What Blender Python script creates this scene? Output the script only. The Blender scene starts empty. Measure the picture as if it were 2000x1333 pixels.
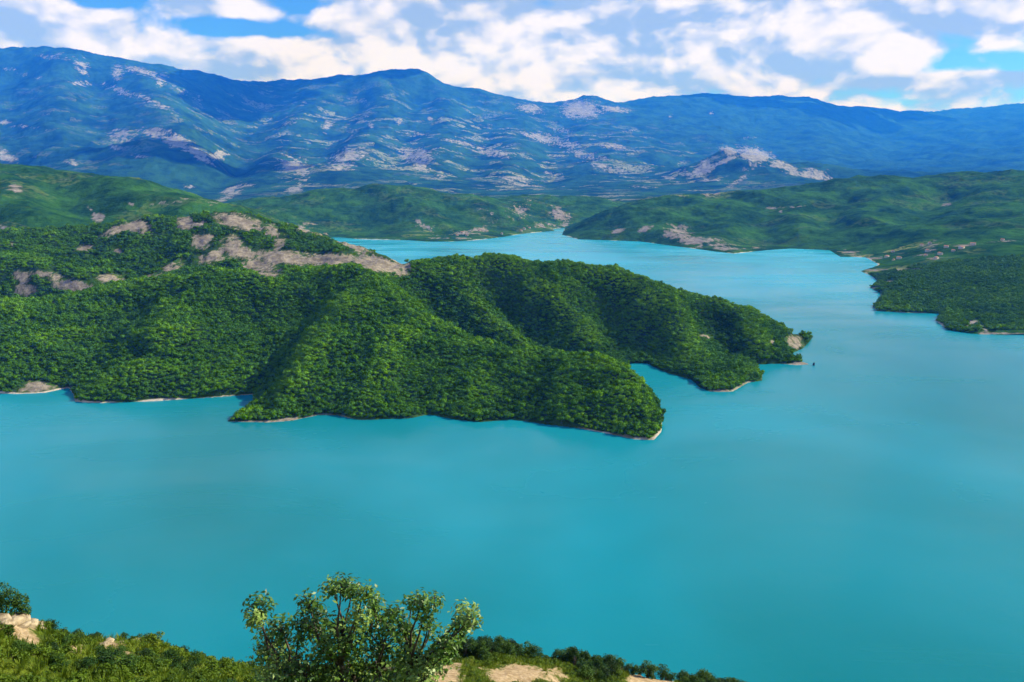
import bpy, math, random
import numpy as np
from mathutils import Vector, Matrix

# =====================================================================
#  camera, sky, sun, exposure
# =====================================================================
scene = bpy.context.scene
COL = scene.collection
CAM_Z = 300.0                 # the viewpoint is about 300 m above the lake
F = 1570.0                    # focal length in pixels of a 2000 px wide frame
PITCH = math.radians(11.75)
CT, ST = math.cos(PITCH), math.sin(PITCH)

cam_data = bpy.data.cameras.new('camera')
cam_data.sensor_width = 36.0
cam_data.lens = 36.0 * F / 2000.0
cam_data.clip_start = 0.5
cam_data.clip_end = 120000.0
cam = bpy.data.objects.new('camera', cam_data)
cam.location = (0, 0, CAM_Z)
cam.rotation_euler = (math.radians(90) - PITCH, 0, 0)
COL.objects.link(cam)
scene.camera = cam

SUN_EL = math.radians(35)
SUN_AZ = math.radians(74)      # clockwise from +Y (the view direction): the sun stands to the right
sun_dir = Vector((math.sin(SUN_AZ) * math.cos(SUN_EL), math.cos(SUN_AZ) * math.cos(SUN_EL), math.sin(SUN_EL)))
sun_data = bpy.data.lights.new('sun', 'SUN')
sun_data.energy = 5.0
sun_data.angle = math.radians(0.5)
sun_data.color = (1.0, 0.955, 0.88)
sun = bpy.data.objects.new('sun', sun_data)
sun.rotation_euler = sun_dir.to_track_quat('Z', 'Y').to_euler()
sun.location = (2000, 0, 4000)
COL.objects.link(sun)

scene.view_settings.view_transform = 'Standard'
scene.view_settings.look = 'None'
scene.view_settings.exposure = 0.42
scene.view_settings.gamma = 1.0
scene.view_settings.use_curve_mapping = False
try:
    scene.cycles.use_denoising = True
    scene.cycles.volume_bounces = 2
    scene.cycles.max_bounces = 6
    scene.cycles.diffuse_bounces = 2
    scene.cycles.glossy_bounces = 2
    scene.cycles.transmission_bounces = 2
except Exception:
    pass


class NT:
    """tiny helper to write node trees"""
    def __init__(self, tree):
        self.t = tree
        self.x = 0

    def n(self, typ, ins=None, **props):
        nd = self.t.nodes.new(typ)
        self.x += 1
        nd.location = (self.x * 30, 0)
        for k, v in props.items():
            setattr(nd, k, v)
        for k, v in (ins or {}).items():
            self.put(nd.inputs[k], v)
        return nd

    def put(self, sock, v):
        if isinstance(v, bpy.types.NodeSocket):
            self.t.links.new(v, sock)
        elif isinstance(v, bpy.types.Node):
            self.t.links.new(v.outputs[0], sock)
        else:
            if isinstance(v, (tuple, list)) and len(v) == 3 and sock.type == 'RGBA':
                v = (*v, 1.0)
            sock.default_value = v

    def math(self, op, a, b=0.0, c=None, clamp=False):
        ins = {0: a, 1: b}
        if c is not None:
            ins[2] = c
        return self.n('ShaderNodeMath', ins, operation=op, use_clamp=clamp).outputs[0]

    def vmath(self, op, a, b=(0, 0, 0)):
        nd = self.n('ShaderNodeVectorMath', {0: a}, operation=op)
        if op == 'SCALE':
            self.put(nd.inputs['Scale'], b)
        else:
            self.put(nd.inputs[1], b)
        return nd.outputs['Value'] if op in ('LENGTH', 'DOT_PRODUCT', 'DISTANCE') else nd.outputs[0]

    def mix(self, fac, a, b):
        nd = self.n('ShaderNodeMix', data_type='RGBA')
        self.put(nd.inputs['Factor'], fac)
        self.put(nd.inputs['A'] if False else nd.inputs[6], a)
        self.put(nd.inputs[7], b)
        return nd.outputs[2]

    def ramp(self, v, lo, hi, a=0.0, b=1.0, smooth=True):
        nd = self.n('ShaderNodeMapRange', {'Value': v, 'From Min': lo, 'From Max': hi, 'To Min': a, 'To Max': b})
        nd.interpolation_type = 'SMOOTHSTEP' if smooth else 'LINEAR'
        nd.clamp = True
        return nd.outputs[0]

    def noise(self, vec, scale, detail=4.0, rough=0.55, dist=0.0):
        nd = self.n('ShaderNodeTexNoise', {'Vector': vec, 'Scale': scale, 'Detail': detail, 'Roughness': rough, 'Distortion': dist})
        return nd.outputs[0]


world = bpy.data.worlds.new('World')
scene.world = world
world.use_nodes = True
wt = world.node_tree
wt.nodes.clear()
N = NT(wt)
SKY_STRENGTH = 0.10
sky = N.n('ShaderNodeTexSky', sky_type='NISHITA', sun_disc=False, sun_elevation=SUN_EL, sun_rotation=SUN_AZ,
          altitude=400.0, air_density=1.0, dust_density=0.2, ozone_density=3.0)
tc = N.n('ShaderNodeTexCoord')
direction = N.vmath('NORMALIZE', tc.outputs['Generated'])
sep = N.n('ShaderNodeSeparateXYZ', {0: direction})
az = N.math('ARCTAN2', sep.outputs[0], sep.outputs[1])
el = N.math('ARCSINE', sep.outputs[2])


def cloud_field(dvec):
    """cumulus density from fractal noise on the sky sphere"""
    v = N.vmath('MULTIPLY', dvec, (1.0, 1.0, 1.75))
    warp = N.n('ShaderNodeTexNoise', {'Vector': v, 'Scale': 9.0, 'Detail': 3.0})
    w = N.vmath('SCALE', N.vmath('SUBTRACT', warp.outputs['Color'], (0.5, 0.5, 0.5)), 0.06)
    v2 = N.vmath('ADD', v, w)
    big = N.noise(v2, 6.5, 3.0, 0.5)
    med = N.noise(v2, 19.0, 7.0, 0.56)
    vor = N.n('ShaderNodeTexVoronoi', {'Vector': v2, 'Scale': 15.0, 'Detail': 2.0, 'Roughness': 0.5}, feature='F1', normalize=True)
    lump = N.math('SUBTRACT', 1.0, vor.outputs['Distance'])
    return N.math('ADD', N.math('ADD', N.math('MULTIPLY', big, 0.46), N.math('MULTIPLY', med, 0.26)), N.math('MULTIPLY', lump, 0.42))


f0 = cloud_field(direction)
f1 = cloud_field(N.vmath('ADD', direction, (0.011, 0.0, 0.018)))
# cloud banks and clear gaps at their bearings (azimuth, elevation, half widths, weight), in radians
BANKS = [
    (-0.50, 0.155, 0.15, 0.035, 0.16), (-0.56, 0.115, 0.16, 0.035, 0.10), (-0.365, 0.198, 0.06, 0.026, 0.24),
    (-0.445, 0.200, 0.065, 0.032, -0.55), (-0.31, 0.158, 0.095, 0.013, -0.26), (-0.24, 0.185, 0.035, 0.016, -0.20),
    (-0.33, 0.110, 0.17, 0.016, 0.16), (-0.05, 0.165, 0.22, 0.05, 0.16), (0.10, 0.120, 0.20, 0.030, 0.13),
    (0.135, 0.205, 0.034, 0.020, -0.30), (0.245, 0.165, 0.12, 0.055, 0.26), (0.45, 0.190, 0.26, 0.040, 0.36),
    (0.56, 0.112, 0.12, 0.016, -0.22), (0.50, 0.098, 0.10, 0.006, 0.15), (0.62, 0.135, 0.04, 0.02, -0.12), (-0.62, 0.20, 0.09, 0.02, -0.10),
]
bias = None
p2 = N.n('ShaderNodeCombineXYZ', {0: az, 1: el})
for (a_, e_, sa, se, wgt) in BANKS:
    q = N.vmath('MULTIPLY', N.vmath('SUBTRACT', p2.outputs[0], (a_, e_, 0)), (1 / sa, 1 / se, 0))
    r = N.vmath('LENGTH', q)
    k = N.ramp(r, 1.5, 0.0, 0.0, wgt)
    bias = k if bias is None else N.math('ADD', bias, k)
# cloud cover thinned overhead, out of view, to cut ambient light and raise contrast
bias = N.math('ADD', bias, N.ramp(el, 0.22, 0.75, 0.0, -0.10))
dens0 = N.math('ADD', f0, bias)
cover = N.ramp(dens0, 0.535, 0.65)
thick = N.ramp(dens0, 0.62, 0.95)
relief = N.math('SUBTRACT', f0, f1)
SHADES = [(-0.13, 0.190, 0.15, 0.030, 0.22), (0.47, 0.165, 0.20, 0.045, 0.22), (-0.01, 0.158, 0.10, 0.012, 0.19), (0.52, 0.118, 0.17, 0.034, 0.50), (-0.46, 0.190, 0.05, 0.02, 0.15), (0.06, 0.192, 0.06, 0.02, 0.17)]
shade = None
for (a_, e_, sa, se, wgt) in SHADES:          # heavier, greyer parts of the cloud deck
    q = N.vmath('MULTIPLY', N.vmath('SUBTRACT', p2.outputs[0], (a_, e_, 0)), (1 / sa, 1 / se, 0))
    k = N.ramp(N.vmath('LENGTH', q), 1.5, 0.0, 0.0, wgt)
    shade = k if shade is None else N.math('ADD', shade, k)
thick = N.math('ADD', thick, shade)
lit = N.ramp(N.math('ADD', N.math('MULTIPLY', relief, 6.5), N.math('MULTIPLY', thick, -0.38)), -0.66, 0.22)
cloud_col = N.mix(lit, (0.34, 0.47, 0.74, 1), (0.97, 0.93, 1.0, 1))
sky_col = N.n('ShaderNodeMix', {0: 1.0}, data_type='RGBA', blend_type='MULTIPLY')
N.put(sky_col.inputs[6], sky.outputs[0])
N.put(sky_col.inputs[7], (0.34, 0.74, 1.36, 1))
bg_sky = N.n('ShaderNodeBackground', {'Color': sky_col.outputs[2], 'Strength': SKY_STRENGTH})
bg_cloud = N.n('ShaderNodeBackground', {'Color': cloud_col, 'Strength': 0.80})
mixw = N.n('ShaderNodeMixShader', {0: N.math('MULTIPLY', cover, 0.95), 1: bg_sky.outputs[0], 2: bg_cloud.outputs[0]})
out = N.n('ShaderNodeOutputWorld')
wt.links.new(mixw.outputs[0], out.inputs['Surface'])

# =====================================================================
#  general helpers
# =====================================================================
rng = np.random.default_rng(11)
random.seed(11)


def P(px, py, Y):
    """world point seen at photo pixel (px, py) and distance Y"""
    k = (py - 666.5) / F
    dy, dz = CT - k * ST, -ST - k * CT
    t = Y / dy
    return np.array([(px - 1000.0) / F * t, Y, CAM_Z + dz * t])


def W(px, py, z=0.0):
    """point of the lake surface seen at photo pixel (px, py)"""
    k = (py - 666.5) / F
    dy, dz = CT - k * ST, -ST - k * CT
    t = (z - CAM_Z) / dz
    return np.array([(px - 1000.0) / F * t, dy * t, z])


def project(x, y, z):
    zz = z - CAM_Z
    d = y * CT - zz * ST
    d = np.where(d > 1e-3, d, 1e-3)
    u = y * ST + zz * CT
    return 1000.0 + F * x / d, 666.5 - F * u / d


_perm = np.random.default_rng(5).permutation(4096).astype(np.int64)
_ga = np.random.default_rng(6).uniform(0, 2 * np.pi, 4096)
_gx, _gy = np.cos(_ga), np.sin(_ga)


def perlin(x, y, seed=0):
    xi, yi = np.floor(x).astype(np.int64), np.floor(y).astype(np.int64)
    xf, yf = x - xi, y - yi
    u, v = xf * xf * xf * (xf * (xf * 6 - 15) + 10), yf * yf * yf * (yf * (yf * 6 - 15) + 10)

    def g(ix, iy, fx, fy):
        h = _perm[(_perm[(ix + seed * 57) & 4095] + iy) & 4095]
        return _gx[h] * fx + _gy[h] * fy
    a = g(xi, yi, xf, yf)
    b = g(xi + 1, yi, xf - 1, yf)
    c = g(xi, yi + 1, xf, yf - 1)
    d = g(xi + 1, yi + 1, xf - 1, yf - 1)
    return ((a + (b - a) * u) + ((c + (d - c) * u) - (a + (b - a) * u)) * v) * 1.5


def fbm(x, y, scale, octaves=5, gain=0.5, seed=0, ridged=False):
    s, amp, f, tot = 0.0, 1.0, 1.0 / scale, 0.0
    for o in range(octaves):
        n = perlin(x * f + 13.7 * o, y * f - 7.1 * o, seed + o)
        if ridged:
            n = 1.0 - 2.0 * np.abs(n)
        s = s + amp * n
        tot += amp
        amp *= gain
        f *= 2.03
    return s / tot


def densify(pts, step):
    out = [pts[0]]
    for a, b in zip(pts[:-1], pts[1:]):
        n = max(1, int(np.linalg.norm(b[:2] - a[:2]) / step))
        for i in range(1, n + 1):
            out.append(a + (b - a) * i / n)
    return out


class Relief:
    """height field: radial-basis interpolation through ridge, gully and shore lines"""
    def __init__(self, smooth):
        self.pts = []
        self.c2 = smooth * smooth
        self.lam = 0.5 * smooth + 0.3

    def line(self, pts, step):
        self.pts += densify([np.asarray(p, float) for p in pts], step)

    def shore(self, pts, step, off=45.0, deep=-14.0):
        """shore polyline with the water on its right-hand side: 0 on it, deep beyond it"""
        d = densify([np.asarray(p, float) for p in pts], step)
        self.pts += d
        for i in range(0, len(d)):
            a, b = d[max(0, i - 2)], d[min(len(d) - 1, i + 2)]
            t = b[:2] - a[:2]
            t = t / (np.linalg.norm(t) + 1e-9)
            q = d[i].copy()
            q[:2] += off * np.array([t[1], -t[0]])
            q[2] = deep
            dist = np.min(np.linalg.norm(np.array(d)[:, :2] - q[:2], axis=1))
            if dist > off * 0.7:
                self.pts.append(q)

    def outline(self, shore, closing):
        self.sh = np.array([q[:2] for q in shore])
        self.poly = np.array([q[:2] for q in shore] + [c for c in closing], float)

    def settle(self, x, y, h):
        """make the sign of the height agree with the shore outline"""
        shp = np.shape(h)
        x, y, h = np.ravel(x), np.ravel(y), np.ravel(h).copy()
        k = np.where(h < 40)[0]
        xx, yy = x[k], y[k]
        ins = np.zeros(len(k), bool)
        p = self.poly
        for i in range(len(p)):
            (x1, y1), (x2, y2) = p[i - 1], p[i]
            if y1 == y2:
                continue
            c = ((y1 > yy) != (y2 > yy)) & (xx < (x2 - x1) * (yy - y1) / (y2 - y1) + x1)
            ins ^= c
        d2 = np.full(len(k), 1e12)
        for a, b in zip(self.sh[:-1], self.sh[1:]):
            ab = b - a
            t = np.clip(((xx - a[0]) * ab[0] + (yy - a[1]) * ab[1]) / (ab @ ab + 1e-9), 0, 1)
            d2 = np.minimum(d2, (xx - a[0] - t * ab[0]) ** 2 + (yy - a[1] - t * ab[1]) ** 2)
        d = np.sqrt(d2)
        hk = h[k]
        hk = np.where(ins, np.maximum(hk, np.minimum(0.30 * d + 0.05, 6.0)), np.minimum(hk, -0.22 * d))
        h[k] = hk
        return h.reshape(shp)

    def solve(self):
        p = np.array(self.pts)
        _, idx = np.unique(np.round(p[:, :2] / 4.0).astype(int), axis=0, return_index=True)
        p = p[idx]
        self.xy = p[:, :2]
        d = np.sqrt(((self.xy[:, None] - self.xy[None]) ** 2).sum(-1) + self.c2)
        n = len(p)
        A = np.zeros((n + 1, n + 1))
        A[:n, :n] = d - np.eye(n) * self.lam
        A[:n, n] = A[n, :n] = 1
        rhs = np.zeros(n + 1)
        rhs[:n] = p[:, 2]
        self.w = np.linalg.solve(A, rhs)
        return self

    def raw(self, x, y):
        shp = np.shape(x)
        x, y = np.ravel(x).astype(np.float32), np.ravel(y).astype(np.float32)
        out = np.empty(x.shape, np.float32)
        px, py = self.xy[:, 0].astype(np.float32), self.xy[:, 1].astype(np.float32)
        w = self.w[:-1].astype(np.float32)
        for s in range(0, len(x), 20000):
            dx = x[s:s + 20000, None] - px
            dx *= dx
            dy = y[s:s + 20000, None] - py
            dy *= dy
            dx += dy
            dx += np.float32(self.c2)
            np.sqrt(dx, out=dx)
            out[s:s + 20000] = dx @ w
        return (out + self.w[-1]).astype(float).reshape(shp)


def new_mesh(name, verts, faces, mats=(), smooth=True, attrs=None, mat_index=None):
    verts = np.ascontiguousarray(verts, dtype=np.float32)
    faces = np.ascontiguousarray(faces, dtype=np.int32)
    me = bpy.data.meshes.new(name)
    nf, k = faces.shape
    me.vertices.add(len(verts))
    me.vertices.foreach_set('co', verts.ravel())
    me.loops.add(nf * k)
    me.loops.foreach_set('vertex_index', faces.ravel())
    me.polygons.add(nf)
    me.polygons.foreach_set('loop_start', np.arange(nf, dtype=np.int32) * k)
    me.polygons.foreach_set('loop_total', np.full(nf, k, np.int32))
    if smooth:
        me.polygons.foreach_set('use_smooth', np.ones(nf, dtype=bool))
    for m in mats:
        me.materials.append(m)
    if mat_index is not None:
        me.polygons.foreach_set('material_index', np.ascontiguousarray(mat_index, dtype=np.int32))
    for an, av in (attrs or {}).items():
        a = me.attributes.new(an, 'FLOAT', 'POINT')
        a.data.foreach_set('value', np.ascontiguousarray(av, dtype=np.float32))
    me.update(calc_edges=True)
    me.validate()
    return me


def link(name, data, parent=None, loc=None, rot=None, scl=None):
    o = bpy.data.objects.new(name, data)
    COL.objects.link(o)
    if parent is not None:
        o.parent = parent
    if loc is not None:
        o.location = [float(v) for v in loc]
    if rot is not None:
        o.rotation_euler = rot
    if scl is not None:
        o.scale = scl if isinstance(scl, (tuple, list)) else (scl, scl, scl)
    return o


def tag(o, label=None, category=None, group=None, kind=None):
    if label:
        o['label'] = label
    if category:
        o['category'] = category
    if group:
        o['group'] = group
    if kind:
        o['kind'] = kind
    return o


def grid_faces(nu, nv):
    i = np.arange(nu * nv).reshape(nv, nu)
    return np.stack([i[:-1, :-1].ravel(), i[:-1, 1:].ravel(), i[1:, 1:].ravel(), i[1:, :-1].ravel()], 1)


def ellipse_mask(x, y, z, spots):
    """soil map: 1 inside the traced bare places, falling to 0 outside (px, py, rx, ry, degrees, weight)"""
    px, py = project(x, y, z)
    m = np.zeros(np.shape(x))
    for (cx, cy, rx, ry, ang, wgt) in spots:
        a = math.radians(ang)
        dx, dy = px - cx, py - cy
        u = (dx * math.cos(a) + dy * math.sin(a)) / rx
        v = (-dx * math.sin(a) + dy * math.cos(a)) / ry
        r = np.sqrt(u * u + v * v)
        m = np.maximum(m, wgt * np.clip((1.75 - r) / 1.35, 0, 1))
    return m


def terrain(name, height, u0, u1, nu, y0, y1, nv, mat, spots, zmin=-12.0, label=None, cut=None, extra=None):
    """sheet whose cells shrink towards the viewpoint, so near ground is finer"""
    u = np.linspace(u0, u1, nu)
    yy = np.exp(np.linspace(math.log(y0), math.log(y1), nv))
    U, Y = np.meshgrid(u, yy)
    X = U * Y
    Z = np.maximum(height(X, Y), zmin)
    bare = ellipse_mask(X, Y, Z, spots)
    fc = grid_faces(nu, nv)
    zf = Z.ravel()[fc].max(1)
    fc = fc[zf > -3.0]                      # nothing is needed deep under the lake
    V = np.stack([X.ravel(), Y.ravel(), Z.ravel()], 1)
    used = np.zeros(len(V), bool)
    used[fc.ravel()] = True
    remap = np.cumsum(used) - 1
    at = {'bare': bare.ravel()[used]}
    if extra:
        for k, fn in extra.items():
            at[k] = fn(X, Y, Z).ravel()[used]
    me = new_mesh(name, V[used], remap[fc], [mat], True, at)
    o = link(name, me)
    tag(o, label=label, kind='structure')
    return o


# =====================================================================
#  materials
# =====================================================================
def material(name):
    m = bpy.data.materials.new(name)
    m.use_nodes = True
    m.node_tree.nodes.clear()
    return m, NT(m.node_tree)


def finish(n, color, rough=0.9, spec=0.15, normal=None, **kw):
    b = n.n('ShaderNodeBsdfPrincipled', {'Base Color': color, 'Roughness': rough, 'Specular IOR Level': spec})
    for k, v in kw.items():
        n.put(b.inputs[k.replace('_', ' ')], v)
    if normal is not None:
        n.put(b.inputs['Normal'], normal)
    o = n.n('ShaderNodeOutputMaterial')
    n.t.links.new(b.outputs[0], o.inputs['Surface'])
    return b


def bump(n, h, dist, strength=1.0):
    return n.n('ShaderNodeBump', {'Height': h, 'Distance': dist, 'Strength': strength}).outputs[0]


def land_material(name, veg_a, veg_b, soil_a, soil_b, veg_scale, edge_scale, edge_amp=0.55, rim=None, bump_d=2.0, bump_scale=None,
                  field=None, field_scale=0.004):
    """vegetated ground; bare soil where the soil map says so, with ragged edges"""
    m, n = material(name)
    g = n.n('ShaderNodeNewGeometry')
    pos = g.outputs['Position']
    at = n.n('ShaderNodeAttribute', attribute_name='bare').outputs['Fac']
    en = n.noise(pos, edge_scale, 6.0, 0.62)
    en2 = n.noise(n.vmath('MULTIPLY', pos, (1.8, 0.5, 1.0)), edge_scale * 3.0, 6.0, 0.66)
    en = n.math('ADD', n.math('MULTIPLY', en, 0.55), n.math('MULTIPLY', en2, 0.45))
    k = n.math('ADD', at, n.math('MULTIPLY', n.math('SUBTRACT', en, 0.5), edge_amp * 7.0))
    k = n.ramp(k, 0.50, 0.88)
    k = n.math('MULTIPLY', k, n.ramp(at, 0.02, 0.25))
    v1 = n.noise(pos, veg_scale, 8.0, 0.62)
    v2 = n.noise(pos, veg_scale * 5.0, 4.0, 0.6)
    vf = n.ramp(n.math('ADD', n.math('MULTIPLY', v1, 0.65), n.math('MULTIPLY', v2, 0.35)), 0.36, 0.64)
    veg = n.mix(vf, veg_a, veg_b)
    if field is not None:
        wv = n.n('ShaderNodeTexVoronoi', {'Vector': n.vmath('MULTIPLY', pos, (0.55, 1.0, 1.5)), 'Scale': field_scale})
        fsel = n.n('ShaderNodeSeparateColor', {0: wv.outputs['Color']}).outputs[0]
        fz = n.noise(pos, field_scale * 0.22, 3.0)
        ff = n.math('MULTIPLY', n.ramp(fsel, 0.62, 0.74), n.ramp(fz, 0.42, 0.56))
        ff = n.math('MULTIPLY', ff, n.ramp(n.noise(pos, field_scale * 4.0, 4.0), 0.42, 0.54))
        fa = n.n('ShaderNodeAttribute', attribute_name='fields').outputs['Fac']
        veg = n.mix(n.math('MULTIPLY', ff, fa), veg, field)
    s1 = n.noise(n.vmath('MULTIPLY', pos, (1.0, 1.0, 2.5)), edge_scale * 3.0, 6.0, 0.65)
    soil = n.mix(n.ramp(s1, 0.35, 0.65), soil_a, soil_b)
    col = n.mix(k, veg, soil)
    if rim is not None:
        z = n.n('ShaderNodeSeparateXYZ', {0: pos}).outputs[2]
        zn = n.math('ADD', z, n.math('MULTIPLY', n.math('SUBTRACT', n.noise(pos, 0.02, 4.0), 0.5), 8.0))
        here = n.ramp(n.noise(pos, 0.006, 3.0), 0.50, 0.60)
        col = n.mix(n.math('MULTIPLY', n.ramp(zn, 1.7, 0.6), here), col, rim)
    nb = n.noise(pos, bump_scale or veg_scale * 6.0, 7.0, 0.62)
    finish(n, col, 1.0, 0.0, bump(n, nb, bump_d))
    return m


def leaf_material(name, dark, mid, light, rough=0.6, spec=0.25, inst=True, transl=0.0):
    m, n = material(name)
    oi = n.n('ShaderNodeObjectInfo')
    if inst:
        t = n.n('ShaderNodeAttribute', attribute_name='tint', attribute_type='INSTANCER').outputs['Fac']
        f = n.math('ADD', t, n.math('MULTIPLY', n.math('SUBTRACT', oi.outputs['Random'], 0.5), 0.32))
    else:
        f = n.math('ADD', 0.5, n.math('MULTIPLY', n.math('SUBTRACT', oi.outputs['Random'], 0.5), 0.8))
    lf = n.n('ShaderNodeAttribute', attribute_name='leaf_tone').outputs['Fac']
    f = n.math('ADD', f, n.math('MULTIPLY', n.math('SUBTRACT', lf, 0.5), 0.34 if inst else 0.5))
    a = n.mix(n.ramp(f, 0.0, 0.5), dark, mid)
    c = n.mix(n.ramp(f, 0.5, 1.0), a, light)
    b = finish(n, c, rough, spec)
    if transl > 0:
        t = n.n('ShaderNodeBsdfTranslucent', {'Color': c})
        mx = n.n('ShaderNodeMixShader', {0: transl, 1: b.outputs[0], 2: t.outputs[0]})
        o = [q for q in n.t.nodes if q.type == 'OUTPUT_MATERIAL'][0]
        n.t.links.new(mx.outputs[0], o.inputs['Surface'])
    return m


def plain_material(name, a, b, scale, rough=0.85, spec=0.2, bump_d=0.0, detail=6.0):
    m, n = material(name)
    g = n.n('ShaderNodeTexCoord').outputs['Object']
    f = n.noise(g, scale, detail, 0.62)
    finish(n, n.mix(n.ramp(f, 0.35, 0.65), a, b), rough, spec, bump(n, f, bump_d) if bump_d else None)
    return m


M_PEN = land_material('forest_floor_and_clay', (0.018, 0.042, 0.008), (0.045, 0.105, 0.012), (0.175, 0.150, 0.108), (0.31, 0.27, 0.205), 0.02, 0.03,
                      edge_amp=0.5, rim=(0.52, 0.47, 0.37), bump_d=3.0, bump_scale=0.12)
M_FAR = land_material('far_shore_hills', (0.010, 0.042, 0.010), (0.038, 0.122, 0.012), (0.17, 0.155, 0.13), (0.30, 0.27, 0.225), 0.006, 0.012,
                      edge_amp=0.6, rim=(0.45, 0.43, 0.34), bump_d=7.0, bump_scale=0.05, field=(0.22, 0.25, 0.075), field_scale=0.012)
M_MTN = land_material('mountain_slopes', (0.006, 0.026, 0.012), (0.026, 0.092, 0.026), (0.175, 0.178, 0.150), (0.32, 0.315, 0.265), 0.0016, 0.0045,
                      edge_amp=0.62, bump_d=28.0, bump_scale=0.006, field=(0.21, 0.24, 0.15), field_scale=0.0045)
M_FORE = land_material('near_hillside', (0.040, 0.070, 0.010), (0.13, 0.165, 0.018), (0.31, 0.215, 0.11), (0.52, 0.39, 0.23), 0.35, 0.35,
                       edge_amp=0.40, bump_d=0.25, bump_scale=2.5)
M_TREE = leaf_material('forest_leaves', (0.016, 0.052, 0.002), (0.066, 0.178, 0.003), (0.140, 0.300, 0.003), 0.8, 0.0)
M_TREE_NEAR = leaf_material('shore_tree_leaves', (0.016, 0.052, 0.002), (0.066, 0.178, 0.003), (0.140, 0.300, 0.003), 0.8, 0.0, inst=False)
M_SHRUB = leaf_material('shrub_leaves', (0.010, 0.030, 0.006), (0.030, 0.085, 0.010), (0.085, 0.165, 0.018), 0.6, 0.2, inst=False, transl=0.2)
M_SCRUB = leaf_material('pale_scrub_leaves', (0.028, 0.060, 0.006), (0.085, 0.150, 0.010), (0.20, 0.245, 0.020), 0.6, 0.2, inst=False, transl=0.25)
M_GRASS = leaf_material('grass_blades', (0.045, 0.090, 0.006), (0.140, 0.210, 0.010), (0.30, 0.32, 0.035), 0.6, 0.2, inst=True, transl=0.25)
M_FIG = leaf_material('broad_tree_leaves', (0.022, 0.070, 0.008), (0.095, 0.200, 0.020), (0.25, 0.37, 0.07), 0.42, 0.32, inst=False, transl=0.2)
M_BARK = plain_material('bark', (0.045, 0.035, 0.026), (0.14, 0.115, 0.09), 9.0, 0.9, 0.1, 0.02)
M_ROCK = plain_material('tan_rock', (0.22, 0.165, 0.095), (0.52, 0.42, 0.27), 1.6, 0.9, 0.1, 0.12)
M_STONE = plain_material('pale_shore_stone', (0.40, 0.36, 0.28), (0.66, 0.61, 0.50), 0.5, 0.9, 0.1, 0.2)
M_WALL = plain_material('house_plaster', (0.42, 0.41, 0.38), (0.55, 0.53, 0.49), 0.5, 0.9, 0.1)
M_ROOF = plain_material('house_roof_tiles', (0.28, 0.13, 0.08), (0.38, 0.20, 0.13), 0.8, 0.9, 0.1)
M_DARKWOOD = plain_material('dark_weathered_wood', (0.02, 0.022, 0.03), (0.06, 0.06, 0.07), 2.0, 0.9, 0.1)


def water_material():
    m, n = material('turquoise_lake_water')
    pos = n.n('ShaderNodeNewGeometry').outputs['Position']
    silt = n.noise(n.vmath('MULTIPLY', pos, (1.0, 0.6, 1.0)), 0.0016, 4.0, 0.5, 0.6)
    # water colour lightens with distance, standing in for bright haze over the far end
    far_haze_tint = n.ramp(n.n('ShaderNodeSeparateXYZ', {0: pos}).outputs[1], 500.0, 3600.0, 0.0, 0.55)
    k = n.math('ADD', n.ramp(silt, 0.30, 0.70, 0.0, 0.5), far_haze_tint)
    col = n.mix(k, (0.003, 0.158, 0.180), (0.018, 0.380, 0.530))
    w1 = n.noise(pos, 0.35, 3.0, 0.6)
    w2 = n.noise(pos, 0.05, 2.0, 0.5)
    h = n.math('ADD', n.math('MULTIPLY', w1, 0.25), n.math('MULTIPLY', w2, 0.6))
    streak = n.noise(n.vmath('MULTIPLY', pos, (0.35, 1.0, 1.0)), 0.006, 5.0, 0.6, 0.8)
    rough = n.ramp(streak, 0.35, 0.65, 0.14, 0.30)
    finish(n, col, rough, 0.15, bump(n, h, 1.0, 0.30), IOR=1.33)
    return m


M_WATER = water_material()


def haze_material():
    m, n = material('blue_air')
    v = n.n('ShaderNodeVolumePrincipled', {'Color': (0.014, 0.19, 1.0, 1), 'Density': 3.7e-5, 'Anisotropy': 0.0,
                                           'Absorption Color': (1.0, 1.0, 1.0, 1)})
    o = n.n('ShaderNodeOutputMaterial')
    n.t.links.new(v.outputs[0], o.inputs['Volume'])
    return m


# =====================================================================
#  the lake and the air
# =====================================================================
xs = np.linspace(-6500, 6500, 27)
ys = np.linspace(-300, 7000, 16)
GX, GY = np.meshgrid(xs, ys)
lake = link('lake_water', new_mesh('lake_water', np.stack([GX.ravel(), GY.ravel(), np.zeros(GX.size)], 1), grid_faces(27, 16), [M_WATER]))
tag(lake, 'smooth turquoise water of the reservoir', kind='structure')

hx, hy0, hy1, hz0, hz1 = 35500.0, -1500.0, 47500.0, -13.5, 4300.0
hv = [(x, y, z) for z in (hz0, hz1) for y in (hy0, hy1) for x in (-hx, hx)]
hf = [(0, 2, 3, 1), (4, 5, 7, 6), (0, 1, 5, 4), (2, 6, 7, 3), (0, 4, 6, 2), (1, 3, 7, 5)]
haze = link('haze', new_mesh('haze', hv, hf, [haze_material()], smooth=False))
tag(haze, 'pale blue air between the lake and the far mountains', kind='stuff')

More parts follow.
